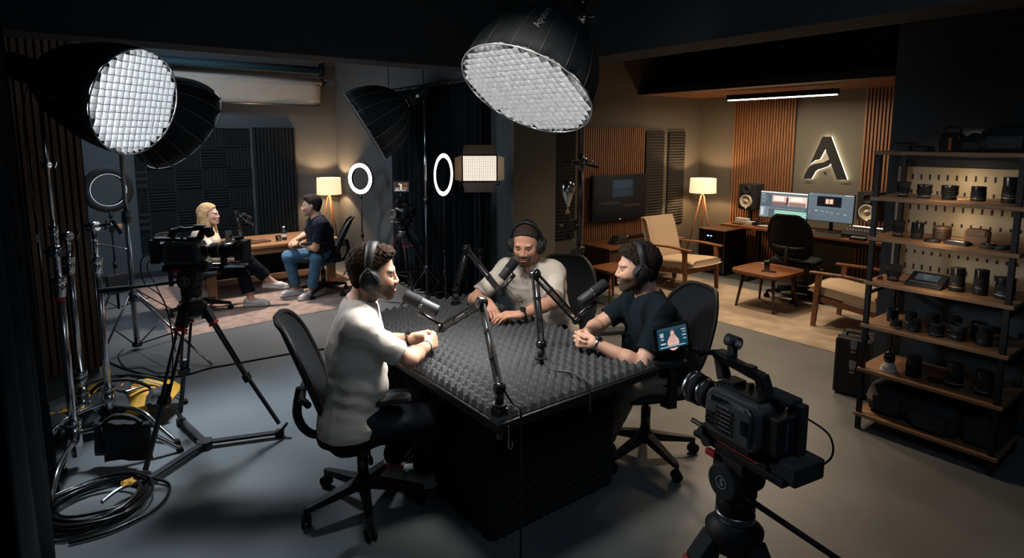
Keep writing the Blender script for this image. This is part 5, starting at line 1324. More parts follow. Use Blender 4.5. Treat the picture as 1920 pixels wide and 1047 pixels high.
        g = MB(); g.cyl((0, .20, z0 - .02), (0, .20, z0 + .045), .018).box((.0, .20, z0 - .02), (.09, .03, .03)); g.build('lens_support', 'black', t)
        g = MB(); g.box((0, -.11, z0 - .09), (.02, .02, .1)); g.cyl((.02, -.12, z0 - .05), (.02, -.12, z0 + .0), .008); g.build('rear_bracket', 'chrome', t)
        g = MB(); g.box((.02, .13, z0 + .20), (.04, .04, .03)); g.cyl((.0, .14, z0 + .175), (.05, .14, z0 + .175), .020); g.build('viewfinder', 'black', t, bevel=.004)
    return t
def LP(z0, z1, r0, r1=None): r1 = r1 or r0; return [(r0 - .002, z0), (r0, z0 + .002), (r1, z1 - .002), (r1 - .002, z1)]
LENS3 = [('lens_mount', 'black', LP(0, .03, .034, .036)), ('zoom_ring', 'rubber', LP(.03, .056, .043)), ('lens_barrel', 'steel', LP(.056, .074, .040, .043)), ('focus_ring', 'rubber', LP(.074, .104, .047)), ('front_rim', 'steel', LP(.104, .124, .048, .050) + [(.046, .124), (.043, .112)]), ('front_glass', 'lens_glass', [(.043, .113), (.02, .119), (.0, .120)])]
LENS1 = [('lens_mount', 'black', LP(0, .05, .032, .034)), ('focus_ring', 'rubber', LP(.05, .10, .045)), ('red_ring', 'red_ring', LP(.035, .042, .035)), ('gold_ring', 'gold_ring', LP(.10, .104, .0455)), ('lens_barrel', 'black_gloss', LP(.104, .20, .043, .050))]
cam1 = cine_cam('black cinema camera with long lens and matte box on the left tripod', (.58, 3.90, 1.135), R(-37.3 - 90 + 4), LENS1, matte=True)
cables = thing('camera_cable', 'thin black cables drooping from the back of the left cinema camera', 'cable', (.42, 4.0, 1.15))
m = MB(); m.tube(spline([(.45, 4.02, 1.20), (.36, 4.06, 1.16), (.36, 4.06, 1.02), (.44, 3.98, .92), (.47, 3.95, .70), (.45, 3.92, .45)]), .004, 6); m.tube(spline([(.45, 4.02, 1.18), (.38, 4.04, 1.12), (.42, 4.0, .98), (.455, 3.97, .86), (.48, 3.93, .6)]), .003, 6); m.build('cord', 'black', cables, world=True)

CAM3 = (1.494, .889)
tp3 = tripod('nearest black tripod with fluid head under the grey video camera', CAM3, .755, [(-.42, .26), (.40, .32), (-.02, -.46)], -1, spreader=False, logo_r=.019, arm=(.22, -.40, .62), head_yaw=R(-10), knee=.5)
cam3 = cine_cam('nearest grey video camera with flip out screen and top handle', (CAM3[0], CAM3[1] - .0, 1.022), R(-10), LENS3)
cam3.scale = (.97, .90, 1.0)
# flip out screen on an arm at the front of the handle, rear power box
t = cam3
Mw = WM[t.name].inverted()
m = MB(); m.tube([(-.0, .105, .212), (-.045, .130, .212), (-.085, .145, .230)], .009); m.sph((-.045, .130, .214), .015, 12); m.sph((-.085, .145, .240), .015, 12); m.cyl((-.085, .145, .240), (-.115, .15, .262), .012); m.build('screen_arm', 'black', t)
Fm = MX.Translation((-.148, .145, .270)) @ ry((.97, -.22, .12), (-.22, -.95, .10))
MB(Fm).box((0, 0, -.008), (.118, .076, .018)).build('screen_case', 'black', t, bevel=.005)
pr = [(.02, .03, .98, .13, (.03, .05, .07)), (.08, .22, .2, .42, (.30, .36, .38)), (.10, .48, .2, .56, (.25, .28, .3)), (.30, .42, .70, 1.12, ((.58, .36, .30),)), (.37, .34, .63, .80, ((.50, .30, .25),)), (.42, .14, .57, .44, ((.30, .16, .12),)), (.445, .2, .545, .42, ((.55, .34, .27),)), (.26, .86, .74, 1.0, (.008, .035, .06)), (.80, .18, .95, .22, (.4, .45, .45)), (.84, .3, .95, .34, (.35, .4, .4)), (.82, .45, .95, .5, (.4, .45, .45)), (.84, .62, .95, .66, (.35, .4, .4)), (.05, .88, .9, .92, (.35, .42, .45)), (.08, .7, .25, .76, (.5, .5, .5))]
screen_mesh(.098, .062, pr, 'screen', t, Fm @ MX.Translation((0, 0, .0015)), bg=(.008, .035, .06))
m = MB(); m.tube(spline([(-.10, .145, .235), (-.085, .12, .18), (-.06, .09, .155)]), .0025, 6); m.build('cable', 'black', t)
m = MB(); m.tube(spline([(.055, -.175, .11), (.08, -.24, .08), (.085, -.25, .02), (.05, -.21, -.03)]), .003, 6); m.build('power_cable', 'black', t)
MB().box((.03, -.185, -.022), (.12, .09, .055)).build('power_box', 'black_matte', t, bevel=.006)
MB().box((.0, -.07, -.048), (.085, .26, .022)).build('bridge_plate', 'black', t, bevel=.003)
m = MB(); m.cyl((-.05, .09, -.045), (.045, .09, -.045), .020); m.build('clamp_wheel', 'graphite', t)

TB2 = (3.05, 6.02)
tp2 = tripod('black tripod in front of the curtain holding the middle camera', TB2, .80, [(-.30, .34), (.42, -.02), (-.12, -.46)], -1, spreader=False, arm=(.05, -.30, .72), head_yaw=R(115), knee=.6)
MB().bar((-.12, .13, .34), (.16, .0, .34), .02, .01).bar((-.12, .13, .34), (-.05, -.17, .34), .02, .01).build('spreader', 'black', tp2)
cam2 = cine_cam('black cinema camera with a top screen on the middle tripod', (TB2[0], TB2[1], .965), R(115), [('lens_mount', 'black', LP(0, .04, .036)), ('focus_ring', 'rubber', LP(.04, .09, .05)), ('front_rim', 'steel', LP(.09, .105, .056) + [(.04, .1), (.0, .1)])])
F2 = MX.Translation((.03, -.02, .36)) @ ry((MX.Rotation(-R(115), 3, 'Z') @ V((.80, -.60, 0))), (MX.Rotation(-R(115), 3, 'Z') @ V((-.60, -.80, .05))))
MB(F2).box((0, 0, -.012), (.205, .145, .024)).build('screen_case', 'black', cam2, bevel=.004)
screen_mesh(.165, .105, [(.05, .05, .95, .8, (.05, .028, .015)), (.42, .2, .55, .8, (.5, .45, .38)), (.1, .1, .3, .5, (.02, .015, .01)), (.3, .12, .42, .3, (.35, .3, .25)), (.65, .1, .9, .35, (.12, .06, .03)), (.6, .5, .9, .8, (.16, .08, .04)), (.12, .6, .35, .82, (.3, .2, .15)), (.05, .86, .8, .92, (.5, .5, .5))], 'screen', cam2, F2 @ MX.Translation((0, 0, .001)))
m = MB(); m.cyl((.01, .02, .235), (.02, 0, .295), .008).sph((.01, .02, .25), .015, 10); m.build('screen_arm', 'dark_steel', cam2)

# ------------------------------------------------------------------ sandbag, soft bags, cables
t = thing('sandbag', 'black saddle sandbag hanging on the front chrome stand leg', 'sandbag', (.20, 3.86, .05))
def pillow(M, w, h, th, m_, name, parent, n=12, seed=1, amp=.012, p=3.):
    b = MB(M); vs, fs = [], []; rr = random.Random(seed); ph = [rr.random() * 6 for _ in range(6)]
    for sg in (1, -1):
        for i in range(n + 1):
            for j in range(n + 1):
                u, v = -1 + 2 * i / n, -1 + 2 * j / n; e = max(0, (1 - abs(u) ** p) * (1 - abs(v) ** p)) ** .5
                wob = amp * (math.sin(5 * u + ph[0]) * math.sin(4 * v + ph[1]) + .5 * math.sin(11 * u + 3 * v + ph[2]))
                vs.append((u * w / 2 + amp * .6 * math.sin(4 * v + ph[3]), v * h / 2 + amp * .6 * math.sin(4 * u + ph[4]), sg * (th / 2 * e) + wob))
    N = (n + 1) ** 2
    for i in range(n):
        for j in range(n): q = i * (n + 1) + j; fs.append((q, q + n + 1, q + n + 2, q + 1)); fs.append((N + q, N + q + 1, N + q + n + 2, N + q + n + 1))
    ring = [i * (n + 1) for i in range(n + 1)] + [n * (n + 1) + j for j in range(1, n + 1)] + [i * (n + 1) + n for i in range(n - 1, -1, -1)] + [j for j in range(n - 1, 0, -1)]
    for a, c in zip(ring, ring[1:] + ring[:1]): fs.append((a, c, N + c, N + a))
    b.add(vs, fs, True); return b.build(name, m_, parent, world=True)
def mfr(c, x, y):
    x = V(x).normalized(); z = x.cross(V(y)).normalized(); y = z.cross(x); m = MX((x, y, z)).transposed().to_4x4(); m.translation = V(c); return m
pillow(mfr((.20, 3.84, .165), (.76, -.62, .06), (0, .1, 1)), .28, .22, .075, 'nylon', 'bag_body', t, amp=.006)
pillow(mfr((.15, 3.93, .165), (.76, -.62, .06), (0, .1, 1)), .26, .20, .06, 'nylon', 'bag_body', t, seed=4, amp=.006)
m = MB(); m.tube(spline([(.10, 3.93, .27), (.15, 3.89, .31), (.22, 3.83, .31), (.27, 3.79, .275)]), .012, 8); m.build('handle', 'nylon', t, world=True)
t = thing('duffel_bag', 'slumped yellow and black duffel bag on the floor behind the chrome stands', 'bag', (.20, 4.62, 0))
m_ = MX.Translation((.20, 4.66, .12)) @ MX.Rotation(R(-28), 4, 'Z')
m = MB(); rr = random.Random(4)
pillow(m_ @ MX.Translation((.06, 0, 0)), .62, .34, .20, 'yellow', 'bag_body', t, seed=6, amp=.014, p=2.6)
pillow(m_ @ MX.Translation((.02, -.05, .03)), .26, .30, .19, 'nylon', 'side_pocket', t, seed=9, amp=.01)
pillow(m_ @ MX.Translation((.30, -.10, .03)) @ MX.Rotation(.4, 4, 'Z'), .14, .16, .14, 'nylon', 'side_pocket', t, seed=2, amp=.008)
m = MB(); m.tube([tuple(m_ @ V(p)) for p in spline([(-.1, -.1, .10), (.0, -.12, .17), (.15, -.11, .17), (.25, -.08, .10)])], .012, 8); m.tube([tuple(m_ @ V(p)) for p in spline([(-.05, .08, .10), (.05, .03, .15), (.18, .0, .15), (.3, .02, .10)])], .010, 8); m.build('handle', 'black', t, world=True)
m = MB(); m.tube([tuple(m_ @ V(p)) for p in spline([(.1, -.02, .125), (.2, -.03, .13), (.3, -.04, .10)])], .005, 6); m.build('white_piping', 'white_plastic', t, world=True)
t = thing('duffel_bag', 'dark soft bag lying against the left curtain beside the yellow bag', 'bag', (-.12, 4.50, 0))
m_ = MX.Translation((-.10, 4.55, .11)) @ MX.Rotation(R(10), 4, 'Z'); pillow(m_, .36, .40, .21, 'nylon', 'bag_body', t, seed=12, amp=.014)
m = MB(); m.bar(tuple(m_ @ V((-.12, -.10, .10))), tuple(m_ @ V((.10, -.14, .09))), .05, .01); m.build('yellow_strap', 'yellow', t, world=True, bevel=.003)
# coil of cable
t = thing('cable_coil', 'big coil of thick black cable with a yellow tie on the floor', 'cable', (.03, 3.52, 0))
rr = random.Random(11)
for k in range(9):
    m = MB(); pts = []; r0 = .215 + rr.uniform(-.035, .035); cx, cy = rr.uniform(-.03, .03), rr.uniform(-.025, .025); z = .011 + .006 * k
    for i in range(40):
        a = 2 * PI * i / 40; pts.append((cx + r0 * 1.05 * math.cos(a), cy + r0 * .98 * math.sin(a), z + .010 * math.sin(2 * a + k) * (k > 2) + .002))
    m.tube(pts, .0078, 8, closed=True); m.build('loop', 'black_gloss', t)
m = MB(); m.tube(spline([(.24, .10, .03), (.32, -.02, .012), (.25, -.20, .012), (.05, -.285, .012), (-.12, -.27, .012)]), .0078, 8); m.build('loop', 'black_gloss', t)
m = MB(); m.tube(spline([(.02, -.06, .05), (.08, -.01, .06), (.15, .02, .06), (.22, .05, .05)]), .010, 10); m.build('connector', 'steel', t)
pillow(mfr((.17, 3.54, .075), (1, .3, 0), (0, 1, .2)), .06, .045, .02, 'yellow', 'cable_tie', t, seed=3, amp=.004)
def floor_cable(label, pts, r=.006, m='black'):
    b = MB(); b.tube(spline(pts, 6), r, 7); return single('floor_cable', b, m, label, 'cable')
floor_cable('black cable running across the grey floor from the left chair to the stands', [(1.932,5.027,0.007),(1.56,5.124,0.007),(1.258,5.161,0.007),(1.011,5.183,0.007),(0.874,5.2,0.007),(0.656,5.158,0.007),(0.487,5.273,0.007),(0.318,5.594,0.007),(0.226,5.841,0.007)], .0075)
floor_cable('thin cable loops on the floor behind the yellow bag', [(0.081,5.426,0.007),(0.238,5.476,0.007),(0.372,5.374,0.007),(0.422,5.167,0.007),(0.366,5.061,0.007),(0.304,5.206,0.007),(0.352,5.348,0.012),(0.462,5.213,0.007),(0.527,5.297,0.007)], .005)
floor_cable('thin cable curling on the floor by the grey pole stand', [(0.351,6.145,0.007),(0.298,5.971,0.007),(0.324,5.619,0.007),(0.435,5.534,0.007),(0.53,5.322,0.007),(0.684,5.345,0.007),(0.688,5.643,0.007)], .004)
floor_cable('black cable on the floor between the middle tripod and the curtain', [(3.433,6.981,0.007),(3.4,6.549,0.007),(3.559,6.428,0.007),(3.522,5.857,0.007),(3.608,5.647,0.007)], .007)
t = thing('hanging_cable', 'thin black cable hanging down the slat wall from the upper left', 'cable', (-.12, 4.95, .2))
m = MB(); m.tube(spline([(-0.12,7.481,2.471),(-0.11,4.171,2.03),(-0.12,4.229,1.656),(-0.12,4.729,1.332),(-0.1,3.906,1.2)]), .004, 6); m.build('cord', 'black', t, world=True)

# ------------------------------------------------------------------ podcast table
TX0, TX1, TY0, TY1 = 1.295, 2.275, 1.79, 3.44
t = thing('podcast_table', 'large black table topped and clad with grey pyramid foam', 'table', ((TX0 + TX1) / 2, (TY0 + TY1) / 2, 0))
MB().box(((TX0 + TX1) / 2, (TY0 + TY1) / 2, .728), (TX1 - TX0, TY1 - TY0, .040)).build('tabletop', 'black', t, world=True, bevel=.006)
def foam_sheet(M, w, h, sp, ht, m, name, parent, q=6, base=.012):
    nx, ny = int(round(w / sp)) * q, int(round(h / sp)) * q
    x = np.linspace(0, w, nx + 1); y = np.linspace(0, h, ny + 1); Xg, Yg = np.meshgrid(x, y, indexing='ij')
    u = np.abs(((Xg / sp) % 1) - .5) * 2; v = np.abs(((Yg / sp) % 1) - .5) * 2
    zz = 1 - np.maximum(u, v); zz = np.where(zz > .82, .82 + (zz - .82) * .4, zz) ; Zg = base + ht * zz
    edge = (Xg < 1e-6) | (Xg > w - 1e-6) | (Yg < 1e-6) | (Yg > h - 1e-6); Zg = np.where(edge, base * .3, Zg)
    vs = np.stack([Xg, Yg, Zg], -1).reshape(-1, 3)
    i, j = np.meshgrid(np.arange(nx), np.arange(ny), indexing='ij'); a = (i * (ny + 1) + j).ravel(); Q = np.stack([a, a + ny + 1, a + ny + 2, a + 1], 1)
    b = MB(M); b.add([tuple(map(float, p)) for p in vs], [tuple(map(int, f)) for f in Q], False)
    k = len(b.v); c = [(0, 0, base * .3), (w, 0, base * .3), (w, h, base * .3), (0, h, base * .3)]
    b.box((w / 2, h / 2, -.001), (w, h, .004)); return b.build(name, m, parent, world=True)
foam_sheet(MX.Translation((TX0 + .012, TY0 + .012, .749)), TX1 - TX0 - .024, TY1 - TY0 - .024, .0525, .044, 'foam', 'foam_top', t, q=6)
CX0, CX1, CY0, CY1 = 1.475, 2.262, 2.08, 3.28
MB().box(((CX0 + CX1) / 2, (CY0 + CY1) / 2, .355), (CX1 - CX0 - .04, CY1 - CY0 - .04, .71)).build('pedestal', 'black_matte', t, world=True)
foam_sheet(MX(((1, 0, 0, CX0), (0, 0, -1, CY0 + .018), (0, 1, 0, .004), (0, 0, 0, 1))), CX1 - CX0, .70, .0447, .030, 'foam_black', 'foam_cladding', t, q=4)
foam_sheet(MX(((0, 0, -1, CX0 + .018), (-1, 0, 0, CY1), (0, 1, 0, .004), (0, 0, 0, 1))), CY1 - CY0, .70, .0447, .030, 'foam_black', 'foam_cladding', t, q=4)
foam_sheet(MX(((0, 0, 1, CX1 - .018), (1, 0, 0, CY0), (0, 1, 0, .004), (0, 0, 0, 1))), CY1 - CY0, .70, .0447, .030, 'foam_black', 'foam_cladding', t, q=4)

# boom arms and microphones
def boom_arm(label, base, elbow, mount, zt=.79, clamp=True):
    t = thing('microphone_boom', label, 'microphone arm', base, 0, 'microphone boom arms'); B_, E_, M_ = V(base), V(elbow), V(mount)
    g = MB(); g.cyl(tuple(B_), tuple(B_ + V((0, 0, .055))), .018, n=18).cyl(tuple(B_), tuple(B_ + V((0, 0, .012))), .030, n=20); g.build('base_mount', 'black', t, world=True)
    if clamp: MB().box(tuple(B_ + V((.0, -.0, -.055))), (.05, .055, .10)).cyl(tuple(B_ + V((0, .0, -.14))), tuple(B_ + V((0, .0, -.10))), .014).build('table_clamp', 'dark_steel', t, world=True, bevel=.004)
    s = B_ + V((0, 0, .075)); sd = (E_ - s).cross(M_ - E_).normalized()
    for k, (a, b_) in enumerate(((s, E_), (E_, M_))):
        d = (b_ - a).normalized(); w = d.cross(sd).normalized(); g = MB()
        for q in (-1, 1): g.bar(tuple(a + w * q * .0155 + d * .010), tuple(b_ + w * q * .0155 - d * .010), .012, .011, tuple(w))
        arm = g.build('lower_arm' if k == 0 else 'upper_arm', 'black', t, world=True, bevel=.002)
        g = MB(); g.cyl(tuple(a + d * .05 + w * .0), tuple(b_ - d * .05 + w * .0), .0042, n=8); g.build('spring', 'steel', arm, world=True)
        L = (b_ - a).length; g = MB()
        for f in (.35, .65): MB().bar(tuple(a + d * L * f - d * .006), tuple(a + d * L * f + d * .006), .014, .044, tuple(w)).build('bracket', 'black', arm, world=True)
    for p in (s, E_, M_):
        g = MB(); r_ = .026 if p is E_ else .021; g.cyl(tuple(p - sd * .019), tuple(p + sd * .019), r_, n=24); j = g.build('joint', 'black_gloss', t, world=True, bevel=.003)
        g = MB(); g.cyl(tuple(p - sd * .022), tuple(p + sd * .022), r_ * .45, n=14); g.build('bolt', 'dark_steel', j, world=True)
    return t
def microphone(label, tip, tail, mount, r=.030):
    A, B_ = V(tip), V(tail); d = (B_ - A).normalized(); L = (B_ - A).length
    t = thing('microphone', label, 'microphone', tuple(B_), 0, 'podcast microphones'); F = frame(A, B_)
    m = MB(F); m.lathe([(.0, .0), (r * .8, .001), (r * .98, .008), (r, .02), (r, L * .50), (r * .92, L * .52)], 32); m.build('foam_windscreen', 'rubber', t, world=True)
    m = MB(F); m.lathe([(r * .90, L * .50), (r * .93, L * .52), (r * .93, L * .97), (r * .85, L), (0.0, L)], 32); m.build('body', 'graphite', t, world=True)
    m = MB(F); m.lathe([(r * .98, L * .505), (r * 1.0, L * .515), (r * 1.0, L * .53), (r * .95, L * .535)], 32); m.build('trim_ring', 'dark_steel', t, world=True)
    up_ = V((0, 0, 1)); sd = d.cross(up_).normalized(); q = A + d * L * .55; dn = sd.cross(d).normalized(); dn = dn if dn.z < 0 else -dn
    M_ = V(mount); m = MB()
    for s in (-1, 1): m.tube([tuple(q + sd * s * (r + .002)), tuple(q + sd * s * (r + .004) + dn * .035), tuple(q + dn * .05 + sd * s * .006)], .0035, 6); m.cyl(tuple(q + sd * s * r * .9), tuple(q + sd * s * (r + .008)), .009, n=14)
    m.cyl(tuple(q + dn * .05), tuple(M_ - (M_ - q - dn * .05).normalized() * .0), .012, .009, 12); m.build('yoke', 'dark_steel', t, world=True)
    m = MB(); m.tube(spline([tuple(q + sd * r), tuple(q + sd * (r + .012) + dn * .03 + d * .02), tuple(q + sd * r * .5 + dn * .06 + d * .02)]), .0022, 6); m.build('microphone_cord', 'black', t, world=True)
    return t
boom_arm('microphone arm clamped to the near corner of the foam table', (1.335, 1.835, .80), (1.427, 2.092, 1.151), (1.41, 2.42, .955))
microphone('dark microphone pointing at the man in the cream tee', (1.27, 2.515, 1.122), (1.385, 2.395, 1.048), (1.41, 2.42, .975))
boom_arm('microphone arm standing at the far end of the foam table by the ivory shirt man', (2.02, 3.26, .80), (2.038, 3.151, 1.164), (2.075, 2.83, .935))
microphone('dark microphone pointing up at the man in the ivory shirt', (2.165, 2.80, 1.135), (2.085, 2.84, 1.025), (2.075, 2.83, .955))
boom_arm('microphone arm standing in the middle of the foam table', (1.80, 2.13, .80), (1.84, 2.23, 1.195), (2.075, 2.17, .930), clamp=False)
microphone('dark microphone pointing at the man in the navy tee', (2.225, 2.11, 1.118), (2.075, 2.15, 1.030), (2.075, 2.17, .950))
t = thing('microphone_cable', 'black cable trailing from the middle arm over the front table edge', 'cable', (1.80, 2.13, .79))
m = MB(); m.tube(spline([(1.80, 2.13, .86), (1.795, 2.10, .80), (1.765, 2.04, .797), (1.76, 1.98, .797), (1.80, 1.92, .797), (1.795, 1.85, .797), (1.79, 1.80, .795), (1.785, 1.778, .75), (1.785, 1.776, .66)]), .0045, 7); m.build('cord', 'graphite', t, world=True)
t = thing('microphone_cable', 'black cable hanging down from the near corner clamp of the table', 'cable', (1.33, 1.77, .1))
m = MB(); m.tube(spline([(1.36, 1.84, .86), (1.39, 1.82, .80), (1.40, 1.785, .79), (1.395, 1.772, .72), (1.40, 1.775, .5), (1.41, 1.79, .25), (1.43, 1.82, .08), (1.46, 1.88, .012)]), .0045, 7); m.build('cord', 'black', t, world=True)
m = MB(); m.tube(spline([(1.335, 1.775, .74), (1.33, 1.768, .66), (1.345, 1.768, .645), (1.35, 1.77, .67)]), .003, 6); m.build('cable_hook', 'chrome', t, world=True)

# ------------------------------------------------------------------ men's chairs
def crz(dx, dy): return math.atan2(dy, dx) - PI / 2
office_chair('black mesh office chair of the man in the cream tee', (1.12, 2.72), crz(.93, -.36), base_rot=R(3.6), top=1.02, bw=.50)
office_chair('black mesh office chair of the man in the navy tee', (2.64, 2.17), crz(-.92, .38), base_rot=R(-100), top=1.0, bw=.50)
office_chair('black mesh office chair of the man in the ivory shirt', (2.66, 3.03), crz(-.85, -.5), base_rot=R(40), top=1.0, bw=.46, arms=False)
office_chair('black office chair under the seated woman', (1.12, 7.0), crz(.8, -.5), top=.86, bw=.46, arms=False, base_rot=.5)
office_chair('black office chair under the man in jeans', (2.45, 6.95), crz(-.9, .35), top=.92, bw=.46, base_rot=.2)

# interview desk
t = thing('desk', 'light oak interview desk behind the seated woman and man', 'desk', (2.02, 7.75, 0))
MB().box((0, 0, .585), (1.60, .84, .035)).build('tabletop', 'oak', t, bevel=.004)
MB().box((0, -.37, .53), (1.5, .02, .075)).box((0, .37, .53), (1.5, .02, .075)).build('apron', 'oak', t, bevel=.002)
for sx in (-1, 1):
    for sy in (-1, 1): MB().box((sx * .70, sy * .33, .284), (.09, .09, .565)).build('leg', 'oak', t, bevel=.004)
MB().box((0, .34, .30), (1.3, .012, .42)).build('modesty_panel', 'foam_wall', t)
DZ = .604
t = thing('water_bottle', 'clear water bottle standing near the right end of the interview desk', 'bottle', (2.20, 7.58, DZ))
MB().lathe([(0, 0), (.03, 0), (.032, .01), (.032, .11), (.012, .14), (.012, .155)], 20).build('body', 'bottle_glass', t); MB().cyl((0, 0, .152), (0, 0, .17), .014).build('cap', 'white_plastic', t); MB().lathe([(.0325, .04), (.0325, .08)], 20).build('bottle_label', 'white_plastic', t)
t = thing('drinking_glass', 'squat clear glass beside the water bottle on the interview desk', 'glass', (2.11, 7.52, DZ)); MB().lathe([(0, 0), (.03, 0), (.033, .07), (.031, .07), (.027, .006), (0, .006)], 20).build('glass', 'glass', t)
t = thing('notebook', 'brown closed notebook on the interview desk between the two speakers', 'book', (1.90, 7.60, DZ), R(14)); MB().box((0, 0, .010), (.24, .16, .016)).build('cover', 'brown_leather', t, bevel=.003); MB().box((.004, 0, .010), (.235, .15, .012)).build('pages', 'white_plastic', t)
t = thing('laptop_stand', 'black gadgets and cables piled on the left half of the interview desk', 'equipment', (1.62, 7.70, DZ))
MB().box((0, 0, .015), (.22, .15, .03)).box((.16, .05, .012), (.10, .09, .024)).build('body', 'black', t, bevel=.006)
m = MB(); m.tube(spline([(.1, -.05, .03), (.2, -.1, .01), (.28, -.05, .01), (.24, .05, .01), (.1, .1, .02)]), .005, 6); m.build('cable', 'black', t)
boom = boom_arm('black microphone arm folded upright on the interview desk', (1.72, 7.62, DZ + .01), (1.66, 7.60, DZ + .38), (1.84, 7.58, DZ + .22), clamp=False)
microphone('small microphone with a copper tip above the interview desk', (1.72, 7.56, DZ + .36), (1.82, 7.60, DZ + .30), (1.84, 7.58, DZ + .22), r=.026)
t = thing('phone_stand', 'small dark upright phone on the left of the interview desk', 'phone', (1.56, 7.58, DZ)); MB().box((0, 0, .10), (.075, .012, .15)).box((0, .02, .01), (.08, .08, .02)).bar((0, .02, .01), (0, .004, .1), .02, .01).build('body', 'graphite', t, bevel=.003)

# ------------------------------------------------------------------ shelf with lenses
t = thing('shelving_unit', 'black framed shelving unit with seven oak boards full of lenses', 'shelf', (4.2, 1.2, 0))
BZ = [1.765, 1.485, 1.237, .957, .680, .390, .092]
for x in (4.0, 4.40):
    for y in (.865, 1.555): MB().box((x, y, .89), (.028, .028, 1.78)).build('post', 'black', t, world=True, bevel=.002)
for i, z in enumerate(BZ):
    MB().box((4.195, 1.205, z + .009), (.44, .745, .022)).build('board', 'oak_y', t, world=True, bevel=.002)
for z in (1.775, .08): MB().box((4.2, 1.555, z), (.4, .02, .02)).box((4.2, .865, z), (.4, .02, .02)).build('crossbar', 'black', t, world=True)
MB().box((4.2, .865, .9), (.38, .012, .02)).box((4.2, 1.555, .9), (.38, .012, .02)).build('crossbar', 'black', t, world=True)
MB().box((4.10, 1.2, 1.745), (.02, .60, .012)).build('under_shelf_light', 'black', t, world=True)
# pegboard with slots cut by dark plugs
t = thing('pegboard', 'pale pegboard with rows of slots behind the upper shelves', 'pegboard', (4.44, 1.14, .86))
MB().box((4.438, 1.17, 1.28), (.012, .86, .80)).build('board', 'pegboard', t, world=True, bevel=.002)
m = MB()
for r_ in range(8):
    for c_ in range(17): m.box((4.4315, 1.56 - c_ * .048 - (r_ % 2) * .0, .93 + r_ * .098), (.004, .010, .034 if r_ % 2 else .022))
m.build('slot_pattern', 'black_matte', t, world=True, kind='stuff')

RN = ['topmost', 'second', 'third', 'fourth', 'fifth', 'sixth']
def lens(name, label, x, y, z, h, r, style=0, ring='gold_ring', group=None, taper=.86):
    t = thing('camera_lens', label, 'camera lens', (x, y, z), rnd.random() * 6, group)
    a, b_ = h * .40, h * .68; k = taper
    MB().lathe([(0, 0), (r * k * .95, 0), (r * k, .003), (r * k, a - .002), (r * k * .97, a)], 28).build('lens_barrel', 'black', t)
    m = MB(); n = 28; pr = [(r * .97, a), (r, a + .002)]
    for i in range(6):
        zz = a + .004 + (b_ - a - .008) * i / 6; dz = (b_ - a - .008) / 6; pr += [(r, zz), (r, zz + dz * .6), (r * .96, zz + dz * .65), (r * .96, zz + dz * .95)]
    pr += [(r, b_ - .002), (r * .96, b_)]; m.lathe(pr, 28).build('focus_ring', 'rubber', t)
    if style == 0:   # open front
        MB().lathe([(r * .96, b_), (r * 1.02, h - .004), (r * 1.0, h), (r * .9, h), (r * .82, h - .010)], 28).build('front_rim', 'black_gloss', t); MB().lathe([(r * .82, h - .009), (r * .4, h - .004), (0, h - .003)], 24).build('front_glass', 'lens_glass', t)
    elif style == 1:  # capped
        MB().lathe([(r * .96, b_), (r * .98, h - .006), (r * .97, h - .001)], 28).build('front_rim', 'black_gloss', t); MB().lathe([(r * .97, h - .006), (r * .95, h), (0, h)], 28).build('lens_cap', 'black_matte', t)
    else:             # hooded
        MB().lathe([(r * .94, b_), (r * 1.16, h), (r * 1.12, h), (r * .9, b_ + .004)], 28).build('lens_hood', 'black_matte', t)
    if ring: MB().lathe([(r * k, a * .55), (r * k + .0008, a * .55), (r * k + .0008, a * .62), (r * k, a * .62)], 28).build('band', ring, t)
    m = MB()
    for i in range(3): m.box((r * k * math.cos(i * .35), r * k * math.sin(i * .35), a * .8), (.004, .006, .003), i * .35)
    m.build('markings', 'silver_print', t)
    return t
S1, S2, S3, S4, S5, S0 = 1.498, 1.250, .970, .693, .403, 1.778
G_ = 'camera lenses on the shelves'
lens('camera_lens', 'flared lens with fine white rings, leftmost under the top board', 4.13, 1.455, S1, .098, .036, 2, 'silver_print', G_, .82)
lens('camera_lens', 'ribbed lens, second from the left under the top board', 4.14, 1.345, S1, .088, .040, 0, 'silver_print', G_, .88)
lens('camera_lens', 'wide ribbed lens, third from the left under the top board', 4.15, 1.220, S1, .090, .043, 0, None, G_, .85)
lens('camera_lens', 'squat lens with a pale base ring left of the tall gold banded one', 4.20, 1.095, S1, .09, .037, 1, 'gold_ring', G_, 1.0)
lens('camera_lens', 'tall telephoto lens with a gold band near its foot', 4.20, .950, S1, .150, .040, 1, 'gold_ring', G_, 1.02)
lens('camera_lens', 'tall capless lens, leftmost on the third board beside the frame', 4.13, 1.465, S2, .105, .034, 2, 'silver_print', G_, .85)
lens('camera_lens', 'tall ribbed lens, second from the left on the third board', 4.13, 1.360, S2, .105, .034, 1, None, G_, .95)
t = thing('lens_case', 'dark brown wrapped lens case beside the ribbed lens on the third board', 'lens case', (4.17, 1.245, S2)); MB().lathe([(0, 0), (.044, 0), (.046, .01), (.046, .085), (.044, .092), (0, .092)], 28).build('body', 'brown_leather', t)
m = MB(); [m.torus((0, 0, .02 + i * .013), (0, 0, 1), .0465, .0025, 28, 6) for i in range(5)]; m.build('straps', 'black', t)
t = thing('camera_pouch', 'brown leather pouch standing at the back of the third board', 'pouch', (4.28, 1.10, S2), R(90)); m = MB(); m.prism([(-.058, 0), (.058, 0), (.06, .07), (.045, .085), (-.045, .085), (-.06, .07)], -.03, .03, MX.Rotation(R(90), 4, 'X')); m.build('body', 'brown_leather', t, bevel=.008); MB().box((0, .033, .06), (.09, .006, .03)).build('flap', 'brown_leather', t, bevel=.002)
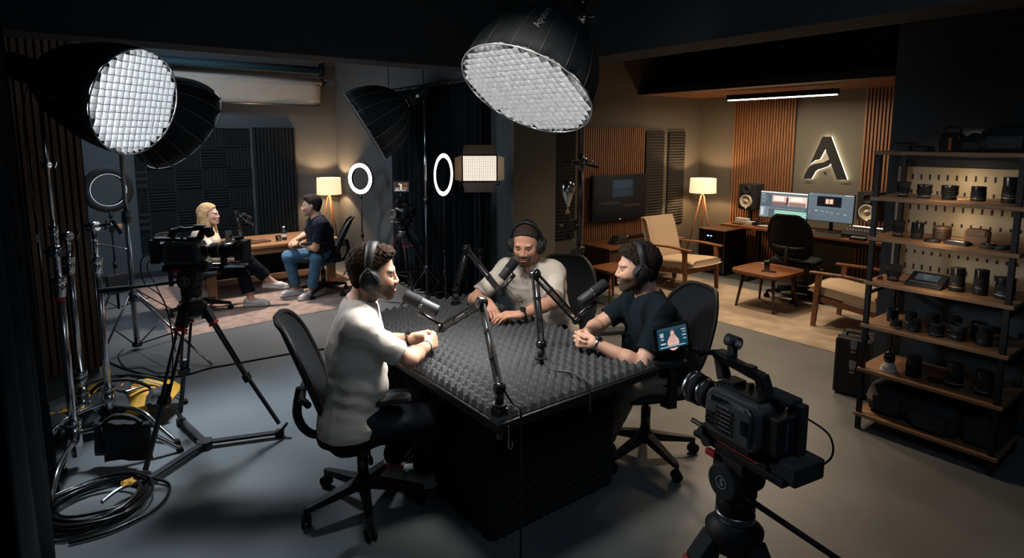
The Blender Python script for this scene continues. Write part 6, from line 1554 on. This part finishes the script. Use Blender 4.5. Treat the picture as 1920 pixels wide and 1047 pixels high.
t = thing('lens_filter', 'small flat black filter case lying on the third board', 'case', (4.07, 1.26, S2)); MB().lathe([(0, 0), (.040, 0), (.042, .006), (.042, .018), (.038, .024), (0, .026)], 28).build('body', 'black', t)
t = thing('light_meter', 'silver topped flat device lying in the middle of the third board', 'device', (4.08, 1.135, S2), R(80)); MB().box((0, 0, .012), (.115, .075, .024)).build('body', 'black', t, bevel=.006); MB().box((0, 0, .027), (.09, .055, .008)).build('top_plate', 'steel', t, bevel=.003)
t = thing('camera_strap', 'rolled black strap and cap at the right of the third board', 'strap', (4.09, .99, S2)); m = MB(); m.torus((0, 0, .016), (0, 0, 1), .038, .012, 24, 8).torus((.0, -.055, .018), (0, .3, 1), .034, .013, 24, 8); m.build('coil', 'nylon', t); MB().cyl((.0, .0, .02), (0, 0, .034), .028).build('cap', 'black_gloss', t)
lens('camera_lens', 'black lens with a red ring at its foot on the fourth board', 4.12, 1.465, S3, .105, .042, 2, 'red_ring', G_, .80)
t = thing('wireless_charger', 'black dock with a tilted grey display on the fourth board', 'device', (4.13, 1.285, S3), R(90))
m = MB(); m.prism([(-.075, 0), (.075, 0), (.075, .07), (.06, .078), (-.06, .03), (-.075, .022)], -.095, .095, MX(((0, 0, 1, 0), (1, 0, 0, 0), (0, 1, 0, 0), (0, 0, 0, 1)))); m.build('body', 'black', t, bevel=.005)
t.rotation_euler = (0, 0, R(-90)); WM[t.name] = MX.Translation(t.location) @ MX.Rotation(R(-90), 4, 'Z')
Ms = MX.Translation((0, .005, .058)) @ ry((1, 0, 0), (0, -.37, .93)); screen_mesh(.12, .07, [(.3, .15, .6, .3, (.06, .08, .09)), (.32, .4, .6, .5, (.05, .07, .08)), (.35, .6, .55, .75, (.05, .06, .07))], 'screen', t, Ms, bg=(.022, .03, .038)); MB().box((0, -.062, .035), (.15, .008, .008)).build('silver_strip', 'steel', t)
lens('camera_lens', 'tall zoom lens with an orange rimmed cap on the fourth board', 4.13, 1.135, S3, .145, .037, 1, 'gold_ring', G_, 1.05)
lens('camera_lens', 'tall matte telephoto lens, second from the right on the fourth board', 4.14, 1.025, S3, .150, .036, 1, None, G_, 1.0)
lens('camera_lens', 'stout wide lens at the right end of the fourth board', 4.14, .915, S3, .125, .046, 1, 'silver_print', G_, 1.0)
t = thing('lens_cap_pot', 'tiny dark pot with a red band at the left end of the fourth board', 'pot', (4.08, 1.525, S3)); MB().lathe([(0, 0), (.016, 0), (.016, .03), (0, .03)], 20).build('body', 'black', t); MB().lathe([(.0165, .008), (.0165, .016)], 20).build('band', 'red_ring', t)
for i, (x, y, h, r, st) in enumerate([(4.19, 1.475, .085, .033, 0), (4.20, 1.375, .085, .032, 1), (4.21, 1.26, .098, .033, 1), (4.22, 1.15, .105, .037, 1), (4.21, 1.03, .105, .037, 0)]):
    lens('camera_lens', ['black lens in the rear row of the fifth board, nearest the left post', 'black lens in the rear row of the fifth board, second from the left', 'slim tall lens in the middle of the rear row of the fifth board', 'wide lens in the rear row of the fifth board, second from the right', 'black lens in the rear row of the fifth board, at the right end'][i], x, y, S4, h, r, st, 'silver_print' if i % 2 else None, G_, .95)
for i, (x, y, h, r, st) in enumerate([(4.06, 1.405, .055, .032, 0), (4.07, 1.310, .075, .034, 0), (4.07, 1.195, .078, .039, 1), (4.09, 1.095, .098, .040, 2), (4.10, .975, .115, .038, 1)]):
    lens('camera_lens', ['low squat lens with a gold band, front left of the fifth board', 'small lens in the front row of the fifth board, second from the left', 'squat wide lens in the middle of the front row of the fifth board', 'hooded lens in the front row of the fifth board, second from the right', 'tall dark lens in the front row of the fifth board, at the right end'][i], x, y, S4, h, r, st, 'gold_ring' if i == 0 else None, G_, 1.0)
t = thing('white_base_lens', 'glossy dark lens standing on a white round base on the sixth board', 'camera lens', (4.07, 1.43, S5)); MB().lathe([(0, 0), (.046, 0), (.048, .006), (.046, .020), (.038, .024), (.042, .034), (.036, .042), (.031, .044), (.029, .068), (0, .068)], 30).build('base', 'offwhite', t); MB().lathe([(0, .068), (.030, .068), (.032, .09), (.028, .115), (.016, .128), (0, .130)], 28).build('lens_barrel', 'black_gloss', t)
lens('camera_lens', 'tall ribbed black lens beside the white based one on the sixth board', 4.10, 1.305, S5, .130, .042, 1, None, G_, .98)
lens('camera_lens', 'stepped lens stack right of the centre of the sixth board', 4.12, 1.10, S5, .140, .042, 1, 'silver_print', G_, 1.1)
lens('camera_lens', 'large glossy lens at the right end of the sixth board', 4.11, .955, S5, .145, .044, 0, 'gold_ring', G_, 1.0)
t = thing('small_box', 'small flat black box lying on the sixth board before the stepped lens', 'box', (4.10, 1.19, S5)); MB().box((0, 0, .012), (.05, .07, .024)).build('body', 'black', t, bevel=.003)
def soft_bag(label, c, w, d, h, seed, rz=0., m='nylon'):
    t = thing('camera_bag', label, 'bag', c, rz, 'black camera bags on the shelf'); M0 = WM[t.name]
    pillow(M0 @ MX.Translation((0, 0, h / 2)), d, w, h, m, 'bag_body', t, seed=seed, amp=.005, p=7)
    g = MB(); g.tube(spline([(-d * .30, -w * .2, h * .88), (-d * .36, -w * .1, h * 1.05), (-d * .36, w * .1, h * 1.05), (-d * .30, w * .2, h * .88)]), .007, 8); g.build('handle', 'black', t)
    g = MB(); g.box((-d * .5, 0, h * .42), (.02, w * .6, h * .5)); g.build('front_pocket', m, t, bevel=.006)
soft_bag('black camera bag at the left of the bottom board', (4.22, 1.42, .104), .26, .34, .20, 3)
soft_bag('black shoulder bag with front pocket in the middle of the bottom board', (4.19, 1.17, .104), .28, .36, .19, 7)
soft_bag('black padded bag at the right of the bottom board', (4.21, .94, .104), .20, .34, .18, 8)
# on top of the unit
t = thing('video_monitor', 'dark box and flat device at the left end of the top board', 'device', (4.13, 1.46, S0)); MB().box((0, .0, .03), (.13, .09, .058)).build('body', 'black_gloss', t, bevel=.006); MB().box((0, -.09, .02), (.12, .09, .034)).build('side_unit', 'black', t, bevel=.006)
t = thing('camera_case', 'dark rounded case with orange stripes and a handle on the top board', 'case', (4.16, 1.235, S0), R(90)); m = MB(); m.prism([(-.05, 0), (.05, 0), (.055, .07), (.048, .105), (.02, .118), (-.02, .118), (-.048, .105), (-.055, .07)], -.05, .05, MX.Rotation(R(90), 4, 'X')); m.build('body', 'black_gloss', t, bevel=.008)
m = MB(); m.tube(spline([(-.04, 0, .115), (-.03, 0, .145), (.03, 0, .145), (.04, 0, .115)]), .006, 8); m.build('handle', 'black', t); m = MB(); m.box((-.005, .051, .05), (.014, .003, .07)).box((.048, .04, .045), (.008, .012, .06)); m.build('orange_stripes', 'orange', t)
soft_bag('black soft camera bag lying at the right end of the top board', (4.20, .96, S0), .26, .34, .145, 15)
soft_bag('low black pouch between the orange striped case and the soft bag', (4.22, 1.12, S0), .15, .26, .10, 21)

# hard case
t = thing('hard_case', 'black hard equipment case with steel latches standing on the floor by the shelf', 'case', (4.50, 1.98, 0))
t.location = (4.56, 1.815, 0); WM[t.name] = MX.Translation(t.location)
MB().box((.03, 0, .22), (.28, .23, .42)).build('shell', 'black', t, bevel=.012); 
m = MB(); m.box((-.06, 0, .22), (.012, .238, .43)).box((.08, 0, .22), (.012, .238, .43)); m.build('rim_band', 'graphite', t, bevel=.003)
t.rotation_euler = (0, 0, R(10)); WM[t.name] = MX.Translation(t.location) @ MX.Rotation(R(10), 4, 'Z')
for z in (.37, .22): MB().box((-.115, .0, z), (.010, .035, .022)).box((-.115, .0, z - .03), (.010, .035, .016)).box((-.113, 0, z + .03), (.005, .045, .05)).build('latch', 'steel', t, bevel=.002)
for y in (-.105, .105): MB().box((-.10, y, .22), (.02, .03, .40)).build('corner_guard', 'graphite', t, bevel=.004)
m = MB(); m.tube([(-.02, -.07, .43), (-.02, -.065, .455), (-.02, .065, .455), (-.02, .07, .43)], .010, 8); m.build('handle', 'rubber', t); MB().box((-.02, -.02, .434), (.05, .06, .008)).build('handle_plate', 'steel', t, bevel=.002)

# ------------------------------------------------------------------ people
def leg(knee, ankle, toe): return dict(knee=nv(*knee), ankle=nv(*ankle), toe=nv(*toe))
PL = person('man in a cream tee and headphones seated at the left, hands clasped', (1.03, 2.55), (.90, -.43), (1.00, 2.56, .565), (1.12,2.52,1.249), (.83, -.53, -.10), (-.02, .0, 1), 'a',
    [dict(w=(1.375, 2.655, .845), pole=(-.2, .8, -.6), fwd=(.88, -.42, .05), palm=(-.35, -.85, -.25), curl=[(.7, .9, .6), (.75, .95, .6), (.8, 1., .6), (.9, 1., .6)], thumb=(.6, .2)),
     dict(w=(1.385, 2.510, .845), pole=(.35, -.8, -.7), fwd=(.80, .50, .06), palm=(-.40, .85, -.20), curl=[(.7, .9, .6), (.8, .9, .6), (.85, 1., .6), (.9, 1.1, .6)], thumb=(.55, .2))],
    [leg((1.36, 2.60, .53), (1.32, 2.83, .095), (.8, -.5, 0)), leg((1.37, 2.38, .53), (1.42, 2.66, .095), (.82, -.5, 0))],
    dict(name='tee_shirt', mat='tee_cream'), dict(name='trousers', mat='trousers_dark', up=.075), dict(style='short', th=.016, col=(.026, .016, .011), curl=.0055, freq=165, quiff=True), (.004, .93, 'full'), hs=1.03, sh_w=.185, torso=1.0, sleeve=.80, tuck=.50)
wristband(PL, 0, 'watch_dark', 'watch', face=(.0, .1, 1)); wristband(PL, 1, 'black', 'bracelet', r=.0285, w=.005, off=.02)
headphones(PL, 'black headphones worn by the man in the cream tee')
PB = person('man in a navy tee and headphones seated at the right, hands clasped', (2.62, 2.13), (-.87, .49), (2.66, 2.08, .565), (2.435,2.088,1.172), (-.80, .60, -.06), (0, 0, 1), 'b',
    [dict(w=(2.075, 2.045, .845), pole=(.4, -.8, -.6), fwd=(-.42, .90, .04), palm=(.75, .45, -.25), curl=[(.8, .9, .6), (.85, 1., .6), (.9, 1., .6), (.9, 1., .6)], thumb=(.5, .2)),
     dict(w=(2.135, 2.165, .85), pole=(.2, .8, -.6), fwd=(-.93, -.30, .02), palm=(.20, -.90, -.25), curl=[(.7, .9, .6), (.75, .9, .6), (.8, 1., .6), (.9, 1., .6)], thumb=(.6, .2))],
    [leg((2.38, 2.08, .53), (2.42, 2.30, .095), (-.3, .95, 0)), leg((2.39, 2.33, .53), (2.45, 2.54, .095), (-.3, .95, 0))],
    dict(name='tee_shirt', mat='tee_navy'), dict(name='trousers', mat='trousers_beige', up=.06), dict(style='short', th=.018, col=(.022, .015, .012), curl=.0055, freq=160, quiff=True), (.003, .93, 'full'), hs=1.05, sh_w=.185, torso=1.02, sleeve=.74, shoe='black_matte')
wristband(PB, 0, 'steel', 'watch', face=(.2, -.4, 1))
headphones(PB, 'black headphones worn by the man in the navy tee')
PW = person('man in an ivory collared shirt and headphones at the far side of the table', (2.58, 3.02), (-.78, -.62), (2.62, 3.02, .56), (2.345, 2.925, 1.195), (-.80, -.62, -.26), (-.03, -.03, 1), 'c',
    [dict(w=(2.095, 2.665, .838), pole=(.6, -.8, -.4), fwd=(-.84, .54, .0), palm=(.1, .1, -1), curl=[(.30, .35, .2), (.30, .4, .2), (.35, .4, .2), (.4, .4, .2)], thumb=(.5, .25), spread=.08),
     dict(w=(2.02, 2.90, .875), pole=(-.2, .9, -.5), fwd=(-.30, -.86, -.35), palm=(.35, .15, -.9), curl=[(.45, .6, .4), (.5, .6, .4), (.6, .7, .4), (.7, .7, .4)], thumb=(.5, .2))],
    [leg((2.36, 2.78, .53), (2.50, 2.84, .095), (-.8, -.5, 0)), leg((2.34, 3.02, .53), (2.50, 3.06, .095), (-.8, -.5, 0))],
    dict(name='collared_shirt', mat='shirt_ivory', neck='v', collar=True), dict(name='trousers', mat='trousers_dark'), dict(style='buzz', th=.006, col=(.035, .024, .019), curl=.0015, freq=200), (.002, .92, 'goatee'), hs=1.08, sh_w=.172, torso=.98, sleeve=.80)
wristband(PW, 0, 'watch_dark', 'watch', face=(-.3, -.3, 1))
headphones(PW, 'black headphones worn by the man in the ivory shirt')
m = MB()
for i in range(5):
    q = PW['nb'] + nv(-.78, -.62, 0) * (.135 + .012 * i) - nv(0, 0, .085 + .065 * i); m.sph(tuple(map(float, q)), .005, 8)
m.build('buttons', 'white_plastic', PW['o'], world=True)
PF = person('woman with long blonde hair in a pale blouse seated at the interview desk', (1.16, 6.95), (.88, -.40), (1.17, 6.97, .50), (1.25, 6.95, 1.06), (.84, -.52, .02), (0, 0, 1), 'd',
    [dict(w=(1.52, 7.08, .62), pole=(-.3, .6, -.6), fwd=(.9, .1, 0), palm=(0, 0, -1), curl=[.3] * 4), dict(w=(1.47, 6.76, .575), pole=(-.3, -.8, -.6), fwd=(.7, .5, -.1), palm=(0, .3, -1), curl=[.4] * 4)],
    [leg((1.52, 6.94, .52), (1.60, 6.86, .10), (.85, -.45, 0)), leg((1.56, 6.80, .56), (1.80, 6.80, .29), (.90, -.40, -.12))],
    dict(name='blouse', mat='blouse'), dict(name='trousers', mat='trousers_dark', flare=.014, up=.08), dict(style='long', th=.014, col=(.42, .26, .13), curl=.003, freq=60), None, hs=.95, sh_w=.165, torso=.88, female=True, sleeve=1.25, tuck=.46)
PM = person('man in a navy polo and blue jeans seated at the interview desk', (2.45, 6.95), (-.90, .10), (2.47, 6.94, .50), (2.297,6.81,1.096), (-.90, .40, -.04), (0, 0, 1), 'b',
    [dict(w=(2.17, 6.90, .66), pole=(.3, -.8, -.5), fwd=(-.75, .60, -.1), palm=(.2, .6, -.7), curl=[.7] * 4), dict(w=(2.16, 7.05, .67), pole=(.2, .8, -.5), fwd=(-.75, -.60, -.1), palm=(.2, -.6, -.7), curl=[.7] * 4)],
    [leg((2.30, 6.73, .49), (2.27, 6.84, .095), (-.82, -.35, 0)), leg((2.06, 6.98, .50), (2.16, 7.06, .095), (-.85, -.1, 0))],
    dict(name='polo_shirt', mat='polo_navy', neck='v', collar=True), dict(name='jeans', mat='jeans', up=.05), dict(style='short', th=.014, col=(.022, .018, .017), curl=.002, freq=90, quiff=True), (.0015, .5, 'full'), hs=1., sh_w=.19, torso=1.02, sleeve=.74)
wristband(PM, 0, 'watch_dark', 'watch', face=(0, -.3, 1))

# ------------------------------------------------------------------ light, camera
def lamp(kind, name, loc, e, col, size=.1, direction=None, **k):
    L = bpy.data.lights.new(name, kind); L.energy = e; L.color = col
    if kind == 'AREA': L.shape = 'DISK'; L.size = size
    elif kind != 'SUN': L.shadow_soft_size = size
    for a, v in k.items(): setattr(L, a, v)
    o = bpy.data.objects.new(name, L); C.objects.link(o); o.location = loc
    if direction: o.rotation_euler = V(direction).to_track_quat('-Z', 'Y').to_euler()
    return o
WARM = (1., .62, .32)
lamp('POINT', 'floor_lamp_light', (7.30, 5.10, 1.19), 42, WARM, .03)
lamp('POINT', 'floor_lamp_light', (3.28, 8.90, 1.14), 40, WARM, .03)
lamp('AREA', 'pendant_light_beam', (6.80, 3.77, 2.325), 30, (1., .78, .52), .3, (0, 0, -1), )
bpy.data.lights['pendant_light_beam'].shape = 'RECTANGLE'; bpy.data.lights['pendant_light_beam'].size = .05; bpy.data.lights['pendant_light_beam'].size_y = 1.3
lamp('SPOT', 'added_fill_spot', (5.5, 3.9, 2.95), 190, (1., .72, .46), .08, (.12, -.05, -1), spot_size=R(72), spot_blend=.8)  # added warm fill over the lounge, no fixture behind it
lamp('SPOT', 'added_fill_spot', (2.2, 7.2, 2.95), 420, (1., .84, .72), .10, (-.05, -.05, -1), spot_size=R(85), spot_blend=.9)  # added fill to brighten the interview rug, no real lamp
lamp('AREA', 'added_fill_area', (1.4, .4, 3.05), 14, (.62, .80, 1.), 1.6, (0.15, .5, -1))  # added cool ambient fill near the camera, not a real panel
lamp('AREA', 'added_fill_area', (1.0, 7.2, 3.05), 40, (.62, .80, 1.), .9, (.0, .5, -1))  # added cool fill for the back wall, not a real panel
lamp('SPOT', 'added_fill_spot', (.75, 4.9, 3.0), 800, (.80, .90, 1.), .28, (.08, -.62, -1), spot_size=R(72), spot_blend=.9)  # added cool spot that brightens the left floor
lamp('SPOT', 'added_fill_spot', (4.6, 3.4, 3.0), 170, (1., .74, .50), .15, (-.15, -.1, -1), spot_size=R(95), spot_blend=.9)  # added warm spot standing in for lounge spill on the floor
lamp('SPOT', 'added_fill_spot', (2.3, 4.6, 3.0), 60, (.72, .88, 1.), .2, (.45, .35, -.8), spot_size=R(80), spot_blend=.9)  # added cool spot that lifts the dark partition wall
lamp('SPOT', 'added_fill_spot', (3.78, 2.7, 2.95), 150, (1., .70, .44), .12, (-.28, -.10, -1), spot_size=R(90), spot_blend=.9)  # added warm spill for the floor right of the table
o = lamp('AREA', 'shelf_strip_and_fill', (4.14, 1.2, 1.735), .9, (1., .80, .56), .02, (.6, 0, -1)); o.data.shape = 'RECTANGLE'; o.data.size = .02; o.data.size_y = .6
for z_, e_ in ((1.47, .9), (1.22, .7)): o = lamp('AREA', 'shelf_strip_and_fill', (4.10, 1.2, z_), e_, (1., .76, .48), .02, (.8, 0, -1)); o.data.shape = 'RECTANGLE'; o.data.size = .02; o.data.size_y = .6  # added fills under the lower boards; only the top board has a strip
lamp('SPOT', 'added_fill_spot', (1.2, 1.9, 3.0), 230, (1., .94, .86), .3, (.42, .32, -1), spot_size=R(58), spot_blend=.8)  # added key light on the table and the men, no fixture
w = bpy.data.worlds.new('world'); bpy.context.scene.world = w; w.use_nodes = True
w.node_tree.nodes['Background'].inputs['Color'].default_value = (.35, .55, .7, 1); w.node_tree.nodes['Background'].inputs['Strength'].default_value = .03

cam = bpy.data.cameras.new('camera'); co = bpy.data.objects.new('camera', cam); C.objects.link(co)
cam.sensor_width = 36; cam.sensor_fit = 'HORIZONTAL'; cam.lens = 1120 / 1920 * 36
cam.shift_y = -(523.5 - 408) / 1920
pit = math.atan(148 / 1120); co.location = (0, 0, 1.86)
yaw = R(52.7); d = V((math.cos(yaw) * math.cos(pit), math.sin(yaw) * math.cos(pit), -math.sin(pit)))
co.rotation_euler = d.to_track_quat('-Z', 'Y').to_euler()
cam.clip_start = .05
sc = bpy.context.scene; sc.camera = co
sc.view_settings.view_transform = 'Standard'; sc.view_settings.look = 'None'; sc.view_settings.gamma = 1; sc.view_settings.use_curve_mapping = False
sc.view_settings.exposure = 0.2
sc.cycles.use_denoising = True
sc.cycles.max_bounces = 6; sc.cycles.sample_clamp_indirect = 4
